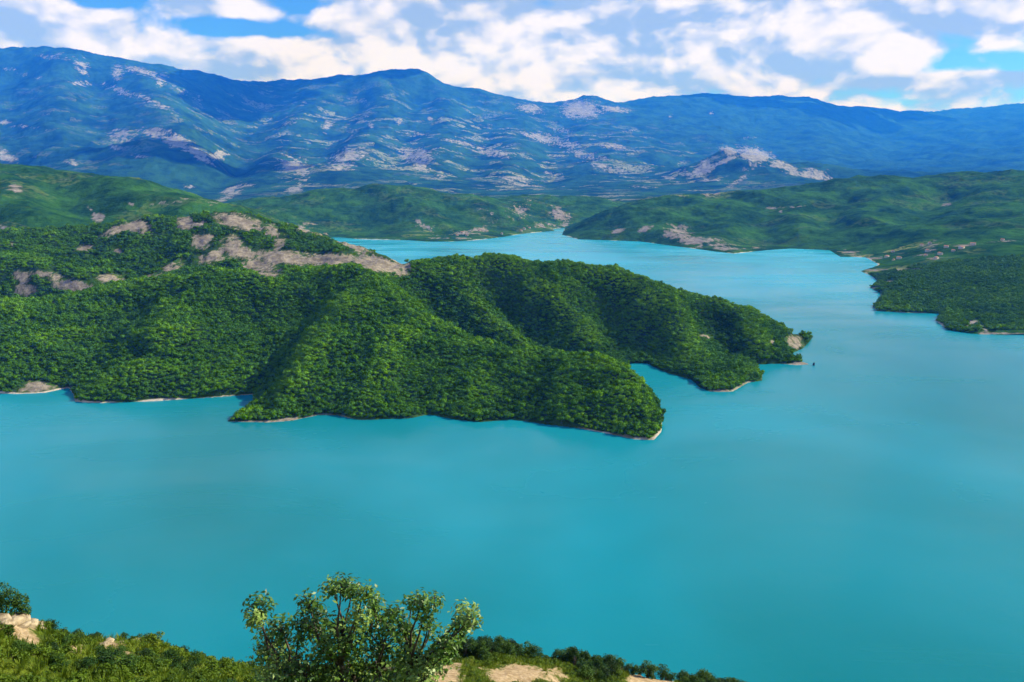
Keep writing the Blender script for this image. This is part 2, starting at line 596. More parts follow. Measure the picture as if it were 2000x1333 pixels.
# =====================================================================
#  the wooded peninsula with the clay hills behind it
# =====================================================================
pen = Relief(14.0)
TREE_PX = 7
shore_px = [(-260, 765), (-120, 762), (0, 768), (30, 770), (85, 768), (135, 757), (146, 772), (146, 785), (200, 787), (300, 784), (400, 777),
            (470, 772), (496, 770), (494, 785), (470, 805), (442, 824), (520, 826), (572, 822), (620, 811), (660, 811), (700, 820), (800, 818),
            (840, 810), (880, 818), (940, 825), (1000, 820), (1060, 828), (1130, 836), (1190, 848), (1240, 859), (1278, 860), (1290, 845),
            (1294, 815), (1275, 778), (1245, 745), (1222, 722), (1232, 711), (1265, 711), (1300, 727), (1350, 743), (1366, 758), (1388, 766),
            (1430, 766), (1446, 757), (1462, 748), (1490, 744), (1490, 733), (1478, 712), (1520, 710), (1556, 714), (1582, 712), (1556, 703),
            (1545, 690), (1566, 682), (1580, 668), (1590, 657)]
sh = [W(*p) for p in shore_px]
sh += [np.array([520., 1500, 0]), np.array([400., 1580, 0]), np.array([200., 1700, 0]), np.array([0., 1760, 0]), np.array([-130., 1800, 0]),
       np.array([-200., 1900, 0]), np.array([-280., 2100, 0]), np.array([-420., 2330, 0]), np.array([-560., 2600, 0]), np.array([-700., 2900, 0])]
pen.shore(sh, 28.0)
pen.outline(sh, [(-6000, 2900), (-6000, 1000)])


def far_y(c):
    return c if c < 6000 else 6000 + (c - 6000) * 2.3


def ridge(rel, pts, step=30.0, drop=TREE_PX, lower=0.0):
    q = [P(a, b + drop, far_y(c)) for (a, b, c) in pts]
    for v in q:
        v[2] -= lower
    rel.line(q, step)


# crest that closes the wooded slope on the left, and the spine that runs to the near cape
ridge(pen, [(-300, 605, 1390), (-150, 600, 1390), (0, 586, 1380), (180, 573, 1380), (400, 532, 1390), (560, 520, 1390), (650, 517, 1380),
            (720, 527, 1340), (800, 585, 1240), (870, 640, 1180), (960, 686, 1120), (1100, 690, 1085), (1180, 697, 1050), (1240, 728, 1000),
            (1275, 778, 950)])
ridge(pen, [(720, 527, 1340), (760, 527, 1390), (800, 530, 1420), (820, 518, 1450), (880, 512, 1470), (980, 507, 1480), (1050, 518, 1490), (1150, 514, 1480),
            (1240, 545, 1440), (1380, 589, 1410), (1440, 588, 1405), (1500, 620, 1400), (1550, 648, 1405)])
# spurs that fall towards the viewer
ridge(pen, [(900, 520, 1460), (930, 572, 1400), (970, 625, 1340), (1035, 668, 1280)], drop=6)
ridge(pen, [(1010, 520, 1480), (1070, 580, 1405), (1130, 635, 1335), (1190, 680, 1290)], drop=6)
ridge(pen, [(1250, 548, 1440), (1320, 610, 1345), (1370, 665, 1260), (1400, 715, 1190), (1415, 750, 1145)], drop=6)
ridge(pen, [(1440, 592, 1405), (1475, 645, 1320), (1482, 690, 1260), (1480, 725, 1210)], drop=6)
ridge(pen, [(1500, 622, 1400), (1530, 668, 1340), (1550, 698, 1300)], drop=6)
ridge(pen, [(700, 545, 1330), (660, 590, 1225), (625, 660, 1110), (575, 745, 1015), (500, 805, 980)], drop=6)
ridge(pen, [(800, 590, 1240), (770, 650, 1130), (730, 730, 1035), (700, 790, 980)], drop=4)
ridge(pen, [(960, 690, 1120), (930, 750, 1030), (910, 795, 975)], drop=6)
ridge(pen, [(1100, 695, 1085), (1110, 760, 985), (1110, 810, 940)], drop=4)
ridge(pen, [(1190, 705, 1045), (1210, 770, 965), (1215, 825, 925)], drop=4)
ridge(pen, [(400, 540, 1390), (335, 620, 1220), (265, 715, 1095), (190, 772, 1045)], drop=4)
ridge(pen, [(180, 578, 1370), (90, 660, 1215), (20, 740, 1105)], drop=4)
# the hidden valley between the spine and the second crest, draining into the small inlet
def vale(pts, step=22.0):
    q = []
    for (px, y, z) in pts:
        t = P(px, 600, y)
        q.append(np.array([(px - 1000.0) / F * y * 1.02, y, z]))
    pen.line(q, step)


vale([(812, 1425, 108), (835, 1375, 60), (875, 1330, 30), (920, 1300, 16), (990, 1275, 9), (1080, 1262, 5), (1160, 1262, 3), (1215, 1270, 1)])
# gullies between the spurs
ridge(pen, [(962, 545, 1450), (1000, 600, 1385), (1045, 645, 1325), (1090, 680, 1280)], drop=0, lower=36)
ridge(pen, [(1180, 555, 1430), (1220, 625, 1345), (1245, 680, 1295)], drop=0, lower=46)
ridge(pen, [(1405, 610, 1380), (1432, 670, 1290), (1452, 730, 1205)], drop=0, lower=32)
ridge(pen, [(600, 575, 1310), (580, 625, 1225), (540, 675, 1145), (525, 735, 1062)], drop=0, lower=21)
ridge(pen, [(720, 640, 1160), (665, 740, 1045), (640, 785, 1000)], drop=0, lower=3)
ridge(pen, [(860, 690, 1110), (825, 760, 1020), (815, 795, 985)], drop=0, lower=11)
ridge(pen, [(1030, 715, 1060), (1015, 775, 985)], drop=0, lower=14)
ridge(pen, [(265, 600, 1340), (195, 690, 1170), (150, 745, 1080)], drop=0, lower=12)
ridge(pen, [(440, 600, 1290), (430, 690, 1140), (440, 755, 1060)], drop=0, lower=5)
# clay hills behind
ridge(pen, [(-300, 465, 1980), (-100, 466, 1950), (20, 461, 1900), (100, 475, 1880), (155, 488, 1860), (195, 472, 1900), (240, 440, 1960), (285, 430, 1990),
            (340, 436, 2010), (385, 424, 2020), (440, 417, 2030), (490, 424, 2010), (530, 440, 1980), (600, 454, 1950), (650, 470, 1900), (700, 486, 1850),
            (750, 503, 1790), (790, 521, 1720)], drop=2)
ridge(pen, [(300, 505, 1780), (380, 470, 1830), (450, 462, 1840), (520, 482, 1790), (590, 505, 1720)], drop=2)
ridge(pen, [(620, 480, 1840), (650, 505, 1700), (690, 522, 1620)], drop=2)
ridge(pen, [(-100, 540, 1600), (40, 528, 1600), (140, 548, 1560), (200, 556, 1530)], drop=0)
ridge(pen, [(160, 500, 1800), (230, 520, 1690), (300, 545, 1580)], drop=0, lower=10)
ridge(pen, [(330, 545, 1530), (480, 545, 1510), (600, 545, 1500), (700, 545, 1500)], drop=0, lower=12)
ridge(pen, [(-300, 640, 1500), (-60, 620, 1500), (120, 605, 1480)], drop=0, lower=10)
ridge(pen, [(-400, 440, 2300), (-100, 440, 2300), (100, 445, 2300), (300, 430, 2350)], drop=0, lower=55)
pen.solve()


def h_pen(x, y):
    h = pen.raw(x, y)
    m = np.clip(h / 45.0, 0, 1) ** 0.8
    h = h + m * (12.0 * fbm(x + 25 * fbm(x, y, 90, 2, 0.5, 15), y + 25 * fbm(x, y, 90, 2, 0.5, 17), 120, 4, 0.5, 3, ridged=True) - 4.0 + 3.0 * fbm(x, y, 60, 4, 0.55, 9))
    far = np.clip((y - 1500) / 120.0, 0, 1)
    return pen.settle(x, y, h + m * far * 9.0 * fbm(x, y, 90, 5, 0.55, 21, ridged=True))


PEN_BARE = [
    (232, 449, 34, 7, -24, 1), (272, 443, 22, 13, 20, 1), (362, 436, 14, 14, 0, 1), (385, 440, 18, 4, -10, .9), (466, 434, 42, 12, 12, 1.1), (395, 472, 18, 14, -30, 1),
    (455, 484, 20, 20, 35, 1.05), (478, 495, 30, 12, 35, 1.0), (532, 452, 16, 12, 30, .8), (545, 478, 12, 22, 30, .75), (420, 502, 34, 14, -25, .85), (560, 505, 60, 13, 4, 1.1),
    (505, 520, 40, 14, 15, .95), (640, 508, 50, 11, -3, 1.1), (745, 516, 52, 14, 12, 1.15), (690, 482, 32, 7, 22, .95), (640, 462, 25, 5, 25, .85), (600, 452, 20, 5, 15, .8),
    (143, 558, 32, 10, 5, 1.1), (45, 542, 14, 12, 0, 1.0), (48, 566, 20, 12, 0, 1.05), (85, 535, 36, 8, 8, .75), (215, 546, 28, 8, 0, 1.0), (165, 486, 18, 6, -10, .9), (232, 492, 12, 5, 20, .85),
    (340, 520, 24, 9, -25, .85), (300, 540, 20, 5, -10, .8), (25, 478, 5, 4, 0, .9), (110, 545, 18, 9, 0, .75),
    (72, 760, 44, 7, -4, 1.0), (72, 752, 24, 8, 0, .9), (1552, 668, 18, 16, 25, .95), (1378, 658, 28, 4, 12, .75), (1508, 668, 5, 4, 0, .9), (1150, 689, 40, 2, 0, .7), (1568, 711, 22, 3, 0, 1.2),
    (510, 825, 75, 3, -1, 1.25), (300, 782, 26, 3.5, -4, 1.2), (110, 764, 32, 3, -12, 1.2), (560, 820, 30, 3, -6, 1.1), (1410, 764, 20, 2.5, 0, 1.0), (1283, 855, 12, 6, -40, 1.2), (105, 592, 10, 4, 0, .6),
]
PEN_BARE = [(a, b, c * 1.18, d * 1.18, e, f) if b < 600 else (a, b, c, d, e, f) for (a, b, c, d, e, f) in PEN_BARE]
terrain('peninsula_hill', h_pen, -0.80, 0.42, 640, 850, 2950, 420, M_PEN, PEN_BARE,
        label='forested hilly peninsula with bare clay slopes behind its crest')

# =====================================================================
#  hills on the far shore
# =====================================================================
left = Relief(60.0)
ridge(left, [(-500, 345, 3400), (-200, 330, 3300), (0, 327, 3250), (120, 331, 3250), (200, 343, 3200), (265, 355, 3150), (345, 389, 3050), (430, 396, 3000),
             (490, 408, 2950), (560, 428, 2850), (620, 450, 2800)], 90, 0)
ridge(left, [(0, 330, 3250), (60, 385, 2850), (110, 430, 2550)], 90, 0)
ridge(left, [(200, 343, 3200), (270, 390, 2850), (330, 425, 2600)], 90, 0)
ridge(left, [(100, 370, 3050), (170, 430, 2650), (200, 455, 2450)], 90, 0, 25)
left.line([(-1800, 2250, 40), (-1300, 2250, 50), (-900, 2300, 60), (-600, 2350, 20)], 120)
left.line([(-1800, 4300, 60), (-1000, 4300, 50), (-500, 4200, 30)], 150)
left.shore([np.array([-560., 2450, 0]), np.array([-620., 2750, 0]), W(640, 468), W(655, 464), np.array([-880., 4000, 0])], 60, 90)
left.solve()


def h_left(x, y):
    h = left.raw(x, y)
    m = np.clip(h / 70.0, 0, 1)
    return h + m * (40 * fbm(x, y, 520, 6, 0.5, 31, ridged=True) - 14)


LEFT_BARE = [(32, 370, 15, 8, 10, 1), (30, 455, 50, 12, 22, .8), (190, 425, 14, 12, 40, .85), (180, 412, 12, 3, 40, .8), (330, 396, 34, 6, -4, .85), (300, 400, 12, 4, 0, .8),
             (255, 398, 10, 4, 30, .8), (412, 398, 10, 4, 0, .8), (600, 452, 6, 4, 0, .8), (615, 430, 26, 13, -15, 1.0), (532, 420, 34, 3, 28, .7), (640, 458, 14, 3, 10, .8), (120, 350, 8, 2, 0, .6)]
terrain('left_far_hill', h_left, -0.85, -0.18, 330, 2250, 4300, 150, M_FAR, LEFT_BARE, label='green rounded hill beyond the clay hills',
        extra={'fields': lambda X, Y, Z: np.full(X.shape, 0.25)})

mid = Relief(60.0)
mid.shore([np.array([-1100., 3700, 0]), W(628, 462), W(700, 468), W(800, 470), W(850, 474), W(930, 470), W(980, 464), W(1020, 457), W(1060, 453), W(1094, 451)], 60, 90)
ridge(mid, [(330, 415, 4500), (460, 402, 4600), (560, 386, 4700), (650, 375, 4750), (750, 367, 4750), (840, 376, 4700), (920, 396, 4600), (975, 416, 4450), (1015, 441, 4300)], 100, 0)
ridge(mid, [(750, 367, 4750), (800, 420, 4300), (840, 455, 4020)], 90, 0)
ridge(mid, [(650, 375, 4750), (660, 430, 4250)], 90, 0)
ridge(mid, [(700, 390, 4600), (735, 440, 4200)], 90, 0, 25)
ridge(mid, [(840, 376, 4700), (910, 430, 4350)], 90, 0)
ridge(mid, [(940, 395, 5300), (1040, 385, 5400), (1120, 385, 5400), (1180, 395, 5400)], 100, 0)
ridge(mid, [(1050, 385, 5400), (1055, 425, 4750), (1058, 445, 4450)], 100, 0)
ridge(mid, [(1120, 390, 5400), (1100, 430, 4750), (1095, 446, 4500)], 100, 0, 15)
mid.line([(-2000, 6000, 40), (0, 6200, 40), (900, 6200, 40)], 250)
mid.line([(-2200, 4600, 70), (-2200, 5400, 50)], 250)
mid.solve()


def h_mid(x, y):
    h = mid.raw(x, y)
    m = np.clip(h / 60.0, 0, 1)
    return h + m * (44 * fbm(x, y, 560, 6, 0.5, 41, ridged=True) - 15)


MID_BARE = [(815, 432, 7, 8, 30, .9), (832, 445, 20, 6, 30, .8), (905, 455, 34, 5, 0, .75), (940, 448, 24, 5, 0, .75), (1050, 442, 26, 5, 0, .7), (1010, 415, 22, 18, 40, .6), (1030, 405, 14, 16, 60, .65),
            (1095, 420, 26, 12, 25, .75), (1080, 440, 40, 4, 5, .7), (890, 466, 50, 2, 0, .8), (955, 425, 30, 12, 40, .5)]
MID_FIELD = [(900, 462, 70, 9, 0, 1.2), (1060, 446, 50, 7, 0, 1.2), (840, 448, 22, 8, 30, 1.0)]
terrain('middle_far_hill', h_mid, -0.40, 0.17, 420, 3650, 6200, 170, M_FAR, MID_BARE, label='dark green hills behind the far end of the lake',
        extra={'fields': lambda X, Y, Z: np.clip(ellipse_mask(X, Y, Z, MID_FIELD) + 0.15, 0, 1)})

right = Relief(40.0)
rsh = ([np.array([330., 4900, 0]), W(1100, 455), W(1098, 459), W(1130, 468), W(1250, 472), W(1310, 480), W(1400, 492), W(1432, 496), W(1500, 489), W(1545, 486), W(1620, 489), W(1640, 502),
             W(1690, 503), W(1716, 517), W(1706, 522), W(1680, 530), W(1704, 540), W(1716, 552), W(1698, 562), W(1718, 572), W(1722, 582), W(1704, 599), W(1712, 608), W(1760, 611), W(1835, 613),
             W(1826, 626), W(1850, 645), W(1900, 653), W(2000, 656), W(2150, 664), W(2350, 690)])
right.shore(rsh, 45, 60)
right.outline(rsh, [(6000, 1500), (6000, 6500), (250, 6500)])
ridge(right, [(1112, 448, 4250), (1180, 416, 4250), (1260, 395, 4350), (1340, 388, 4400), (1440, 385, 4450), (1560, 374, 4550), (1650, 352, 4700), (1760, 346, 4700), (1900, 342, 4700),
              (2050, 334, 4700), (2300, 325, 4700)], 90, 0)
ridge(right, [(1260, 395, 4350), (1300, 435, 3800), (1330, 465, 3480)], 80, 0)
ridge(right, [(1440, 385, 4450), (1420, 430, 3850), (1415, 470, 3420)], 80, 0)
ridge(right, [(1370, 400, 4200), (1368, 445, 3700)], 80, 0, 25)
ridge(right, [(1560, 374, 4550), (1550, 430, 3800), (1560, 465, 3450)], 80, 0)
ridge(right, [(1500, 400, 4250), (1490, 450, 3650), (1485, 480, 3380)], 80, 0, 25)
ridge(right, [(1760, 346, 4700), (1700, 410, 3900), (1670, 455, 3400)], 80, 0)
ridge(right, [(1660, 380, 4350), (1620, 440, 3650)], 80, 0, 30)
ridge(right, [(1960, 342, 4700), (1860, 420, 3700), (1800, 455, 3200)], 80, 0)
ridge(right, [(1850, 380, 4300), (1770, 440, 3500)], 80, 0, 30)
ridge(right, [(2200, 400, 3700), (2060, 440, 3100), (1980, 462, 2850)], 80, 0)
# low ground with the village, then the wooded cape
ridge(right, [(1740, 490, 3000), (1820, 484, 2850), (1900, 480, 2700), (2000, 475, 2650), (2200, 470, 2650)], 80, 0)
ridge(right, [(1735, 556, 2130), (1800, 532, 2210), (1880, 520, 2240), (1960, 513, 2250), (2060, 507, 2260), (2300, 495, 2260)], 60, 4)
ridge(right, [(1880, 520, 2240), (1830, 560, 1960), (1790, 590, 1850)], 60, 4)
ridge(right, [(2060, 507, 2260), (1960, 570, 1870), (1890, 620, 1680)], 60, 4)
ridge(right, [(1900, 540, 2050), (1860, 590, 1840)], 60, 0, 12)
ridge(right, [(2250, 520, 2050), (2130, 600, 1730)], 60, 4)
right.line([(700, 5500, 60), (2500, 5500, 90), (3600, 5500, 100)], 250)
right.solve()


def h_right(x, y):
    h = right.raw(x, y)
    m = np.clip(h / 60.0, 0, 1)
    s = np.clip((y - 2300) / 900.0, 0, 1)
    return right.settle(x, y, h + m * ((6 + 38 * s) * fbm(x, y, 520, 6, 0.5, 51, ridged=True) - 2 - 12 * s))


RIGHT_BARE = [(1205, 452, 14, 10, 0, .75), (1260, 448, 18, 6, -15, .75), (1320, 458, 30, 17, 0, .95), (1350, 470, 46, 10, 10, .95), (1410, 482, 36, 8, 8, .9), (1390, 468, 36, 5, 8, .8),
              (1480, 484, 14, 4, -10, .7), (1440, 425, 12, 3, 40, .6), (1660, 494, 22, 5, 0, .8), (1700, 505, 26, 3, 0, .8), (1760, 528, 18, 3, 0, .9), (1750, 528, 60, 2.4, 0, .9), (1765, 495, 26, 2, -4, .7),
              (1815, 488, 24, 12, -20, .75), (1825, 505, 18, 4, 0, .8), (1880, 480, 28, 3, 0, .7), (1955, 472, 50, 2, -4, .7), (1735, 551, 20, 3, 0, .8), (1720, 563, 22, 2, 0, .9),
              (1900, 632, 14, 6, -20, .85), (1920, 640, 20, 4, 35, .8), (1950, 652, 60, 2.2, 0, 1.1), (1870, 655, 14, 2, 0, .7), (1540, 405, 46, 2, -3, .8), (1525, 412, 5, 4, 0, .9), (1850, 400, 10, 4, 0, .8),
              (1260, 384, 16, 5, 0, .95), (1390, 378, 18, 7, 0, .95), (1600, 488, 20, 2, 0, .7), (1340, 386, 14, 2, 10, .7)]
RIGHT_FIELD = [(1665, 495, 40, 9, 0, 1.3), (1750, 529, 70, 6, 0, 1.3), (1850, 535, 60, 8, -10, 1.1), (1930, 520, 90, 10, -8, 1.0), (1800, 490, 100, 16, 0, .8), (1300, 380, 160, 8, 0, .6)]
terrain('right_far_hill', h_right, 0.05, 0.85, 620, 1500, 5500, 330, M_FAR, RIGHT_BARE, label='long green hills and wooded cape across the lake',
        extra={'fields': lambda X, Y, Z: np.clip(ellipse_mask(X, Y, Z, RIGHT_FIELD) + 0.12, 0, 1)})

# =====================================================================
#  the mountain range
# =====================================================================
mtn = Relief(160.0)
ridge(mtn, [(-700, 120, 14000), (-250, 108, 13500), (0, 103, 13200), (70, 101, 13100), (130, 103, 13000), (170, 117, 13000), (240, 128, 13000), (330, 148, 13200), (420, 158, 13600), (470, 170, 13900),
            (520, 184, 14200), (560, 173, 14400), (630, 159, 14600), (650, 162, 14700), (690, 150, 14900), (720, 143, 15000), (770, 137, 15000), (810, 139, 15000), (840, 151, 15000), (860, 165, 15000),
            (930, 180, 15300), (1000, 193, 15700), (1070, 207, 16000), (1100, 199, 16200), (1140, 190, 16300), (1180, 200, 16500), (1230, 206, 16800), (1290, 194, 17200), (1340, 191, 17500),
            (1400, 187, 17800), (1455, 193, 18000), (1580, 192, 18600), (1640, 208, 19000), (1740, 219, 19600), (1800, 221, 20000), (1900, 213, 20500), (2000, 204, 21000), (2300, 190, 21500), (2800, 200, 21500)], 300, 0)
# left mountain: shoulders and the spur with the pale scar
ridge(mtn, [(240, 128, 13000), (300, 185, 11600), (340, 235, 10400), (400, 290, 9000), (440, 330, 8100)], 250, 0)
ridge(mtn, [(130, 103, 13000), (120, 200, 11000), (110, 280, 9300), (140, 330, 8000)], 250, 0)
ridge(mtn, [(-100, 106, 13300), (-120, 220, 10500), (-100, 310, 8300)], 250, 0)
ridge(mtn, [(180, 160, 12300), (210, 250, 10100), (230, 300, 8900)], 250, 0, 140)
ridge(mtn, [(20, 150, 12400), (10, 250, 10100), (20, 320, 8300)], 250, 0, 140)
# deep valley under the saddle
ridge(mtn, [(520, 210, 13600), (500, 270, 11600), (480, 320, 9800), (440, 355, 8000), (380, 368, 7000)], 250, 0, 120)
# middle mountain and its buttress
ridge(mtn, [(650, 162, 14700), (600, 215, 13000), (560, 270, 11200), (520, 320, 9500), (480, 355, 8000)], 250, 0)
ridge(mtn, [(770, 137, 15000), (740, 215, 13000), (710, 265, 11300), (690, 320, 9300), (690, 350, 8000)], 250, 0)
ridge(mtn, [(700, 205, 13600), (650, 270, 11500), (610, 330, 9200)], 250, 0, 120)
ridge(mtn, [(860, 165, 15000), (880, 235, 13000), (860, 290, 10800), (850, 340, 8800)], 250, 0)
ridge(mtn, [(820, 200, 14200), (800, 270, 11600), (780, 330, 9200)], 250, 0, 110)
ridge(mtn, [(1000, 193, 15700), (1010, 250, 13200), (1000, 310, 10500), (990, 350, 8600)], 250, 0)
ridge(mtn, [(930, 220, 14200), (930, 290, 11200), (920, 345, 8800)], 250, 0, 90)
ridge(mtn, [(1140, 190, 16300), (1150, 250, 13600), (1140, 310, 10800), (1130, 355, 8600)], 250, 0)
ridge(mtn, [(1070, 240, 14200), (1070, 310, 10800), (1060, 360, 8500)], 250, 0, 90)
ridge(mtn, [(1290, 194, 17200), (1280, 260, 13800), (1260, 320, 10800), (1250, 360, 8600)], 250, 0)
ridge(mtn, [(1455, 193, 18000), (1420, 240, 15500), (1380, 290, 12500)], 250, 0)
ridge(mtn, [(1580, 192, 18600), (1600, 260, 15500), (1620, 310, 13000)], 250, 0)
ridge(mtn, [(1500, 245, 16000), (1500, 300, 13000)], 250, 0, 120)
ridge(mtn, [(1900, 213, 20500), (1850, 280, 16000), (1820, 325, 12500)], 250, 0)
ridge(mtn, [(1740, 260, 17500), (1730, 320, 13500)], 250, 0, 100)
# the pale eroded ridge in front on the right
ridge(mtn, [(1330, 345, 8800), (1370, 318, 8900), (1415, 289, 8900), (1450, 300, 8850), (1485, 297, 8850), (1520, 318, 8750), (1570, 330, 8650), (1600, 335, 8600), (1640, 358, 8450)], 150, 0)
ridge(mtn, [(1350, 350, 10500), (1450, 345, 10500), (1600, 350, 10500), (1750, 345, 10500), (2000, 335, 10500), (2300, 330, 10500)], 250, 0)
ridge(mtn, [(1400, 378, 7600), (1500, 378, 7600), (1620, 372, 7600), (1900, 350, 7600), (2300, 345, 7600)], 250, 0)
mtn.line([(-5200, 5600, 90), (-3000, 5600, 90), (0, 5800, 90), (2000, 5800, 100), (4500, 5800, 120)], 300)
mtn.line([(-21000, 33000, 1900), (-4000, 37000, 2000), (8000, 44000, 1800), (26000, 50000, 1800)], 1300)
mtn.solve()


def h_mtn(x, y):
    h = mtn.raw(x, y)
    m = np.clip((h + 60) / 500.0, 0.22, 1) * np.clip((y - 5600) / 900.0, 0, 1)
    return h + m * (250 * fbm(x, y, 3000, 7, 0.55, 61, ridged=True) - 90)


MTN_BARE = [
    (160, 130, 18, 12, 40, .85), (230, 140, 12, 14, 30, .8), (275, 140, 40, 7, 14, .8), (315, 155, 12, 14, 30, .75), (110, 110, 44, 8, 6, .5), (25, 140, 50, 5, 15, .6), (160, 163, 22, 5, 5, .75),
    (240, 180, 50, 7, 20, .7), (300, 200, 40, 6, 25, .75), (350, 175, 34, 5, 30, .6), (385, 195, 16, 8, 40, .6), (10, 240, 22, 6, 10, .7), (60, 250, 40, 4, 10, .5), (10, 305, 22, 10, 20, 1.0),
    (240, 265, 26, 14, -10, .9), (305, 258, 32, 9, 0, .95), (345, 275, 38, 14, 25, 1.0), (385, 298, 30, 10, 38, 1.05), (425, 305, 18, 9, -20, 1.0), (230, 290, 26, 5, 25, .75), (270, 305, 40, 4, 8, .6), (140, 318, 18, 6, 10, .75),
    (575, 327, 36, 20, 20, .95), (680, 305, 30, 15, -15, 1.0), (670, 325, 26, 8, 0, .9), (710, 308, 26, 5, 15, .8), (815, 305, 34, 16, 10, .95), (820, 322, 20, 14, 60, .9), (460, 372, 30, 9, -22, .9), (440, 388, 30, 4, -18, .7),
    (575, 370, 18, 7, -10, .9), (600, 362, 40, 4, 10, .7), (370, 365, 18, 6, 0, .7), (560, 242, 26, 6, -20, .5), (640, 245, 14, 10, -40, .7), (840, 232, 7, 4, 30, .9), (780, 238, 5, 8, 20, .8), (725, 245, 6, 5, 0, .8),
    (1035, 212, 26, 9, 10, .95), (1135, 214, 36, 17, 0, 1.15), (1200, 214, 30, 7, 5, .95), (1060, 270, 40, 9, 12, .9), (1110, 280, 26, 6, 8, .8), (1200, 286, 26, 7, 8, .9), (960, 298, 40, 9, 12, .85), (1130, 300, 40, 8, 20, .7),
    (900, 280, 40, 5, 12, .7), (1010, 350, 40, 6, 6, .8), (1020, 362, 40, 2.5, 5, .95), (1080, 340, 30, 5, 8, .6), (920, 270, 30, 4, 5, .6), (800, 260, 40, 4, 6, .6), (860, 345, 30, 6, -15, .6), (1180, 325, 36, 8, 15, .7),
    (1165, 305, 30, 5, 15, .7), (1100, 255, 20, 6, 10, .7), (950, 245, 20, 4, 0, .5), (1240, 255, 12, 4, 0, .6), (1330, 320, 8, 5, 0, .8),
    (1375, 328, 26, 12, -30, 1.0), (1425, 296, 20, 7, 25, 1.15), (1475, 303, 34, 13, 12, 1.2), (1535, 328, 34, 8, 22, 1.15), (1590, 340, 30, 9, 5, 1.1), (1410, 318, 40, 5, -25, .95), (1470, 322, 20, 6, -20, .8), (1625, 352, 18, 6, 20, 1.0),
    (1390, 352, 30, 4, 8, .7), (1440, 355, 20, 5, -30, .75), (1340, 340, 20, 8, 10, .7), (1460, 270, 24, 4, 0, .4), (1390, 222, 6, 3, 0, .8), (1310, 228, 5, 5, 0, .6), (1700, 345, 30, 2, -4, .7), (1250, 365, 30, 3, 0, .6), (1310, 350, 20, 4, 20, .6)]
MTN_FIELD = [(900, 300, 420, 75, 8, 1.5), (1150, 320, 260, 60, 8, 1.3), (1330, 330, 90, 40, 0, 1.0), (620, 340, 120, 50, 0, .8), (120, 260, 160, 70, 10, .5), (650, 250, 60, 25, 0, .8)]
terrain('mountain_range', h_mtn, -0.74, 0.74, 820, 5600, 47000, 330, M_MTN, MTN_BARE, label='long blue hazy mountain range with pale bare scars',
        extra={'fields': lambda X, Y, Z: np.clip(ellipse_mask(X, Y, Z, MTN_FIELD), 0, 1)})

# cumulus overhead, above the top of the picture: they shade parts of the range
def cloud_mesh(seed):
    g = np.random.default_rng(seed)
    t = (1 + 5 ** 0.5) / 2
    V, Fc, base = [], [], 0
    la, lo = np.meshgrid(np.linspace(-0.5 * np.pi, 0.5 * np.pi, 9), np.linspace(0, 2 * np.pi, 17)[:-1])
    sx, sy, sz = (np.cos(la) * np.cos(lo)).ravel(), (np.cos(la) * np.sin(lo)).ravel(), np.sin(la).ravel()
    f = []
    for i in range(16):
        for j in range(8):
            k = (i + 1) % 16
            f.append((i * 9 + j, k * 9 + j, k * 9 + j + 1, i * 9 + j + 1))
    f = np.array(f)
    for i in range(26):
        a, r = g.uniform(0, 6.28), math.sqrt(g.uniform(0, 1)) * 0.75
        c = np.array([r * math.cos(a), r * math.sin(a), g.uniform(0, 0.12) * (1.2 - r)])
        q = g.uniform(0.16, 0.34) * (1.15 - 0.5 * r)
        p = np.stack([sx, sy, np.where(sz < 0, sz * 0.3, sz)], 1) * q + c
        p += 0.06 * perlin(p[:, 0] * 7 + seed, p[:, 1] * 7 + p[:, 2] * 5, 3)[:, None] * np.stack([sx, sy, np.maximum(sz, 0)], 1)
        V.append(p)
        Fc.append(f + base)
        base += len(p)
    return new_mesh('cloud', np.concatenate(V), np.concatenate(Fc), [M_CLOUD], True)


M_CLOUD = plain_material('white_cloud', (0.86, 0.86, 0.88), (0.92, 0.92, 0.93), 2.0, 1.0, 0.0)
for i, (px, py, y, rx, ry, zc) in enumerate([(455, 235, 24000, 3600, 5200, 7200), (400, 338, 12500, 2000, 1900, 5600), (880, 195, 33000, 6500, 4500, 9200), (1500, 235, 36000, 8500, 5500, 10300)]):
    q = P(px, py, y)
    sd = np.array(sun_dir)
    q = q + sd / sd[2] * (zc - q[2])
    o = link('cloud', cloud_mesh(700 + i), loc=q, scl=(rx, ry, 900.0))
    tag(o, 'white cumulus cloud high above the mountain range', kind='stuff')

# =====================================================================
#  the near hillside below the viewpoint
# =====================================================================
fore = Relief(1.5)
crest_l = [(-260, 1090, 38), (-120, 1150, 42), (0, 1205, 45), (45, 1222, 47), (95, 1252, 50), (150, 1262, 54), (200, 1252, 58), (245, 1247, 60), (285, 1258, 61), (330, 1284, 64), (400, 1300, 68), (500, 1312, 75),
           (600, 1318, 84), (700, 1310, 94), (800, 1298, 102), (860, 1285, 106), (930, 1278, 110), (1000, 1284, 112), (1100, 1297, 115), (1200, 1312, 118), (1300, 1332, 122), (1450, 1362, 128), (1600, 1400, 134),
           (1900, 1470, 140), (2300, 1560, 140)]
cr = [P(*p) for p in crest_l]
fore.line(cr, 5.0)
fore.line([c * np.array([1.18, 1.0, 1.0]) + np.array([0, 26, -24]) for c in cr], 12.0)
fore.line([c * np.array([1.9, 1.0, 0.0]) + np.array([0, 130, 95]) for c in cr], 30.0)
fore.line([(-420, 260, 2), (-250, 285, -2), (0, 300, -2), (250, 300, -2), (420, 300, -2)], 40.0)
fore.line([(-420, 340, -12), (0, 360, -12), (420, 360, -12)], 60.0)
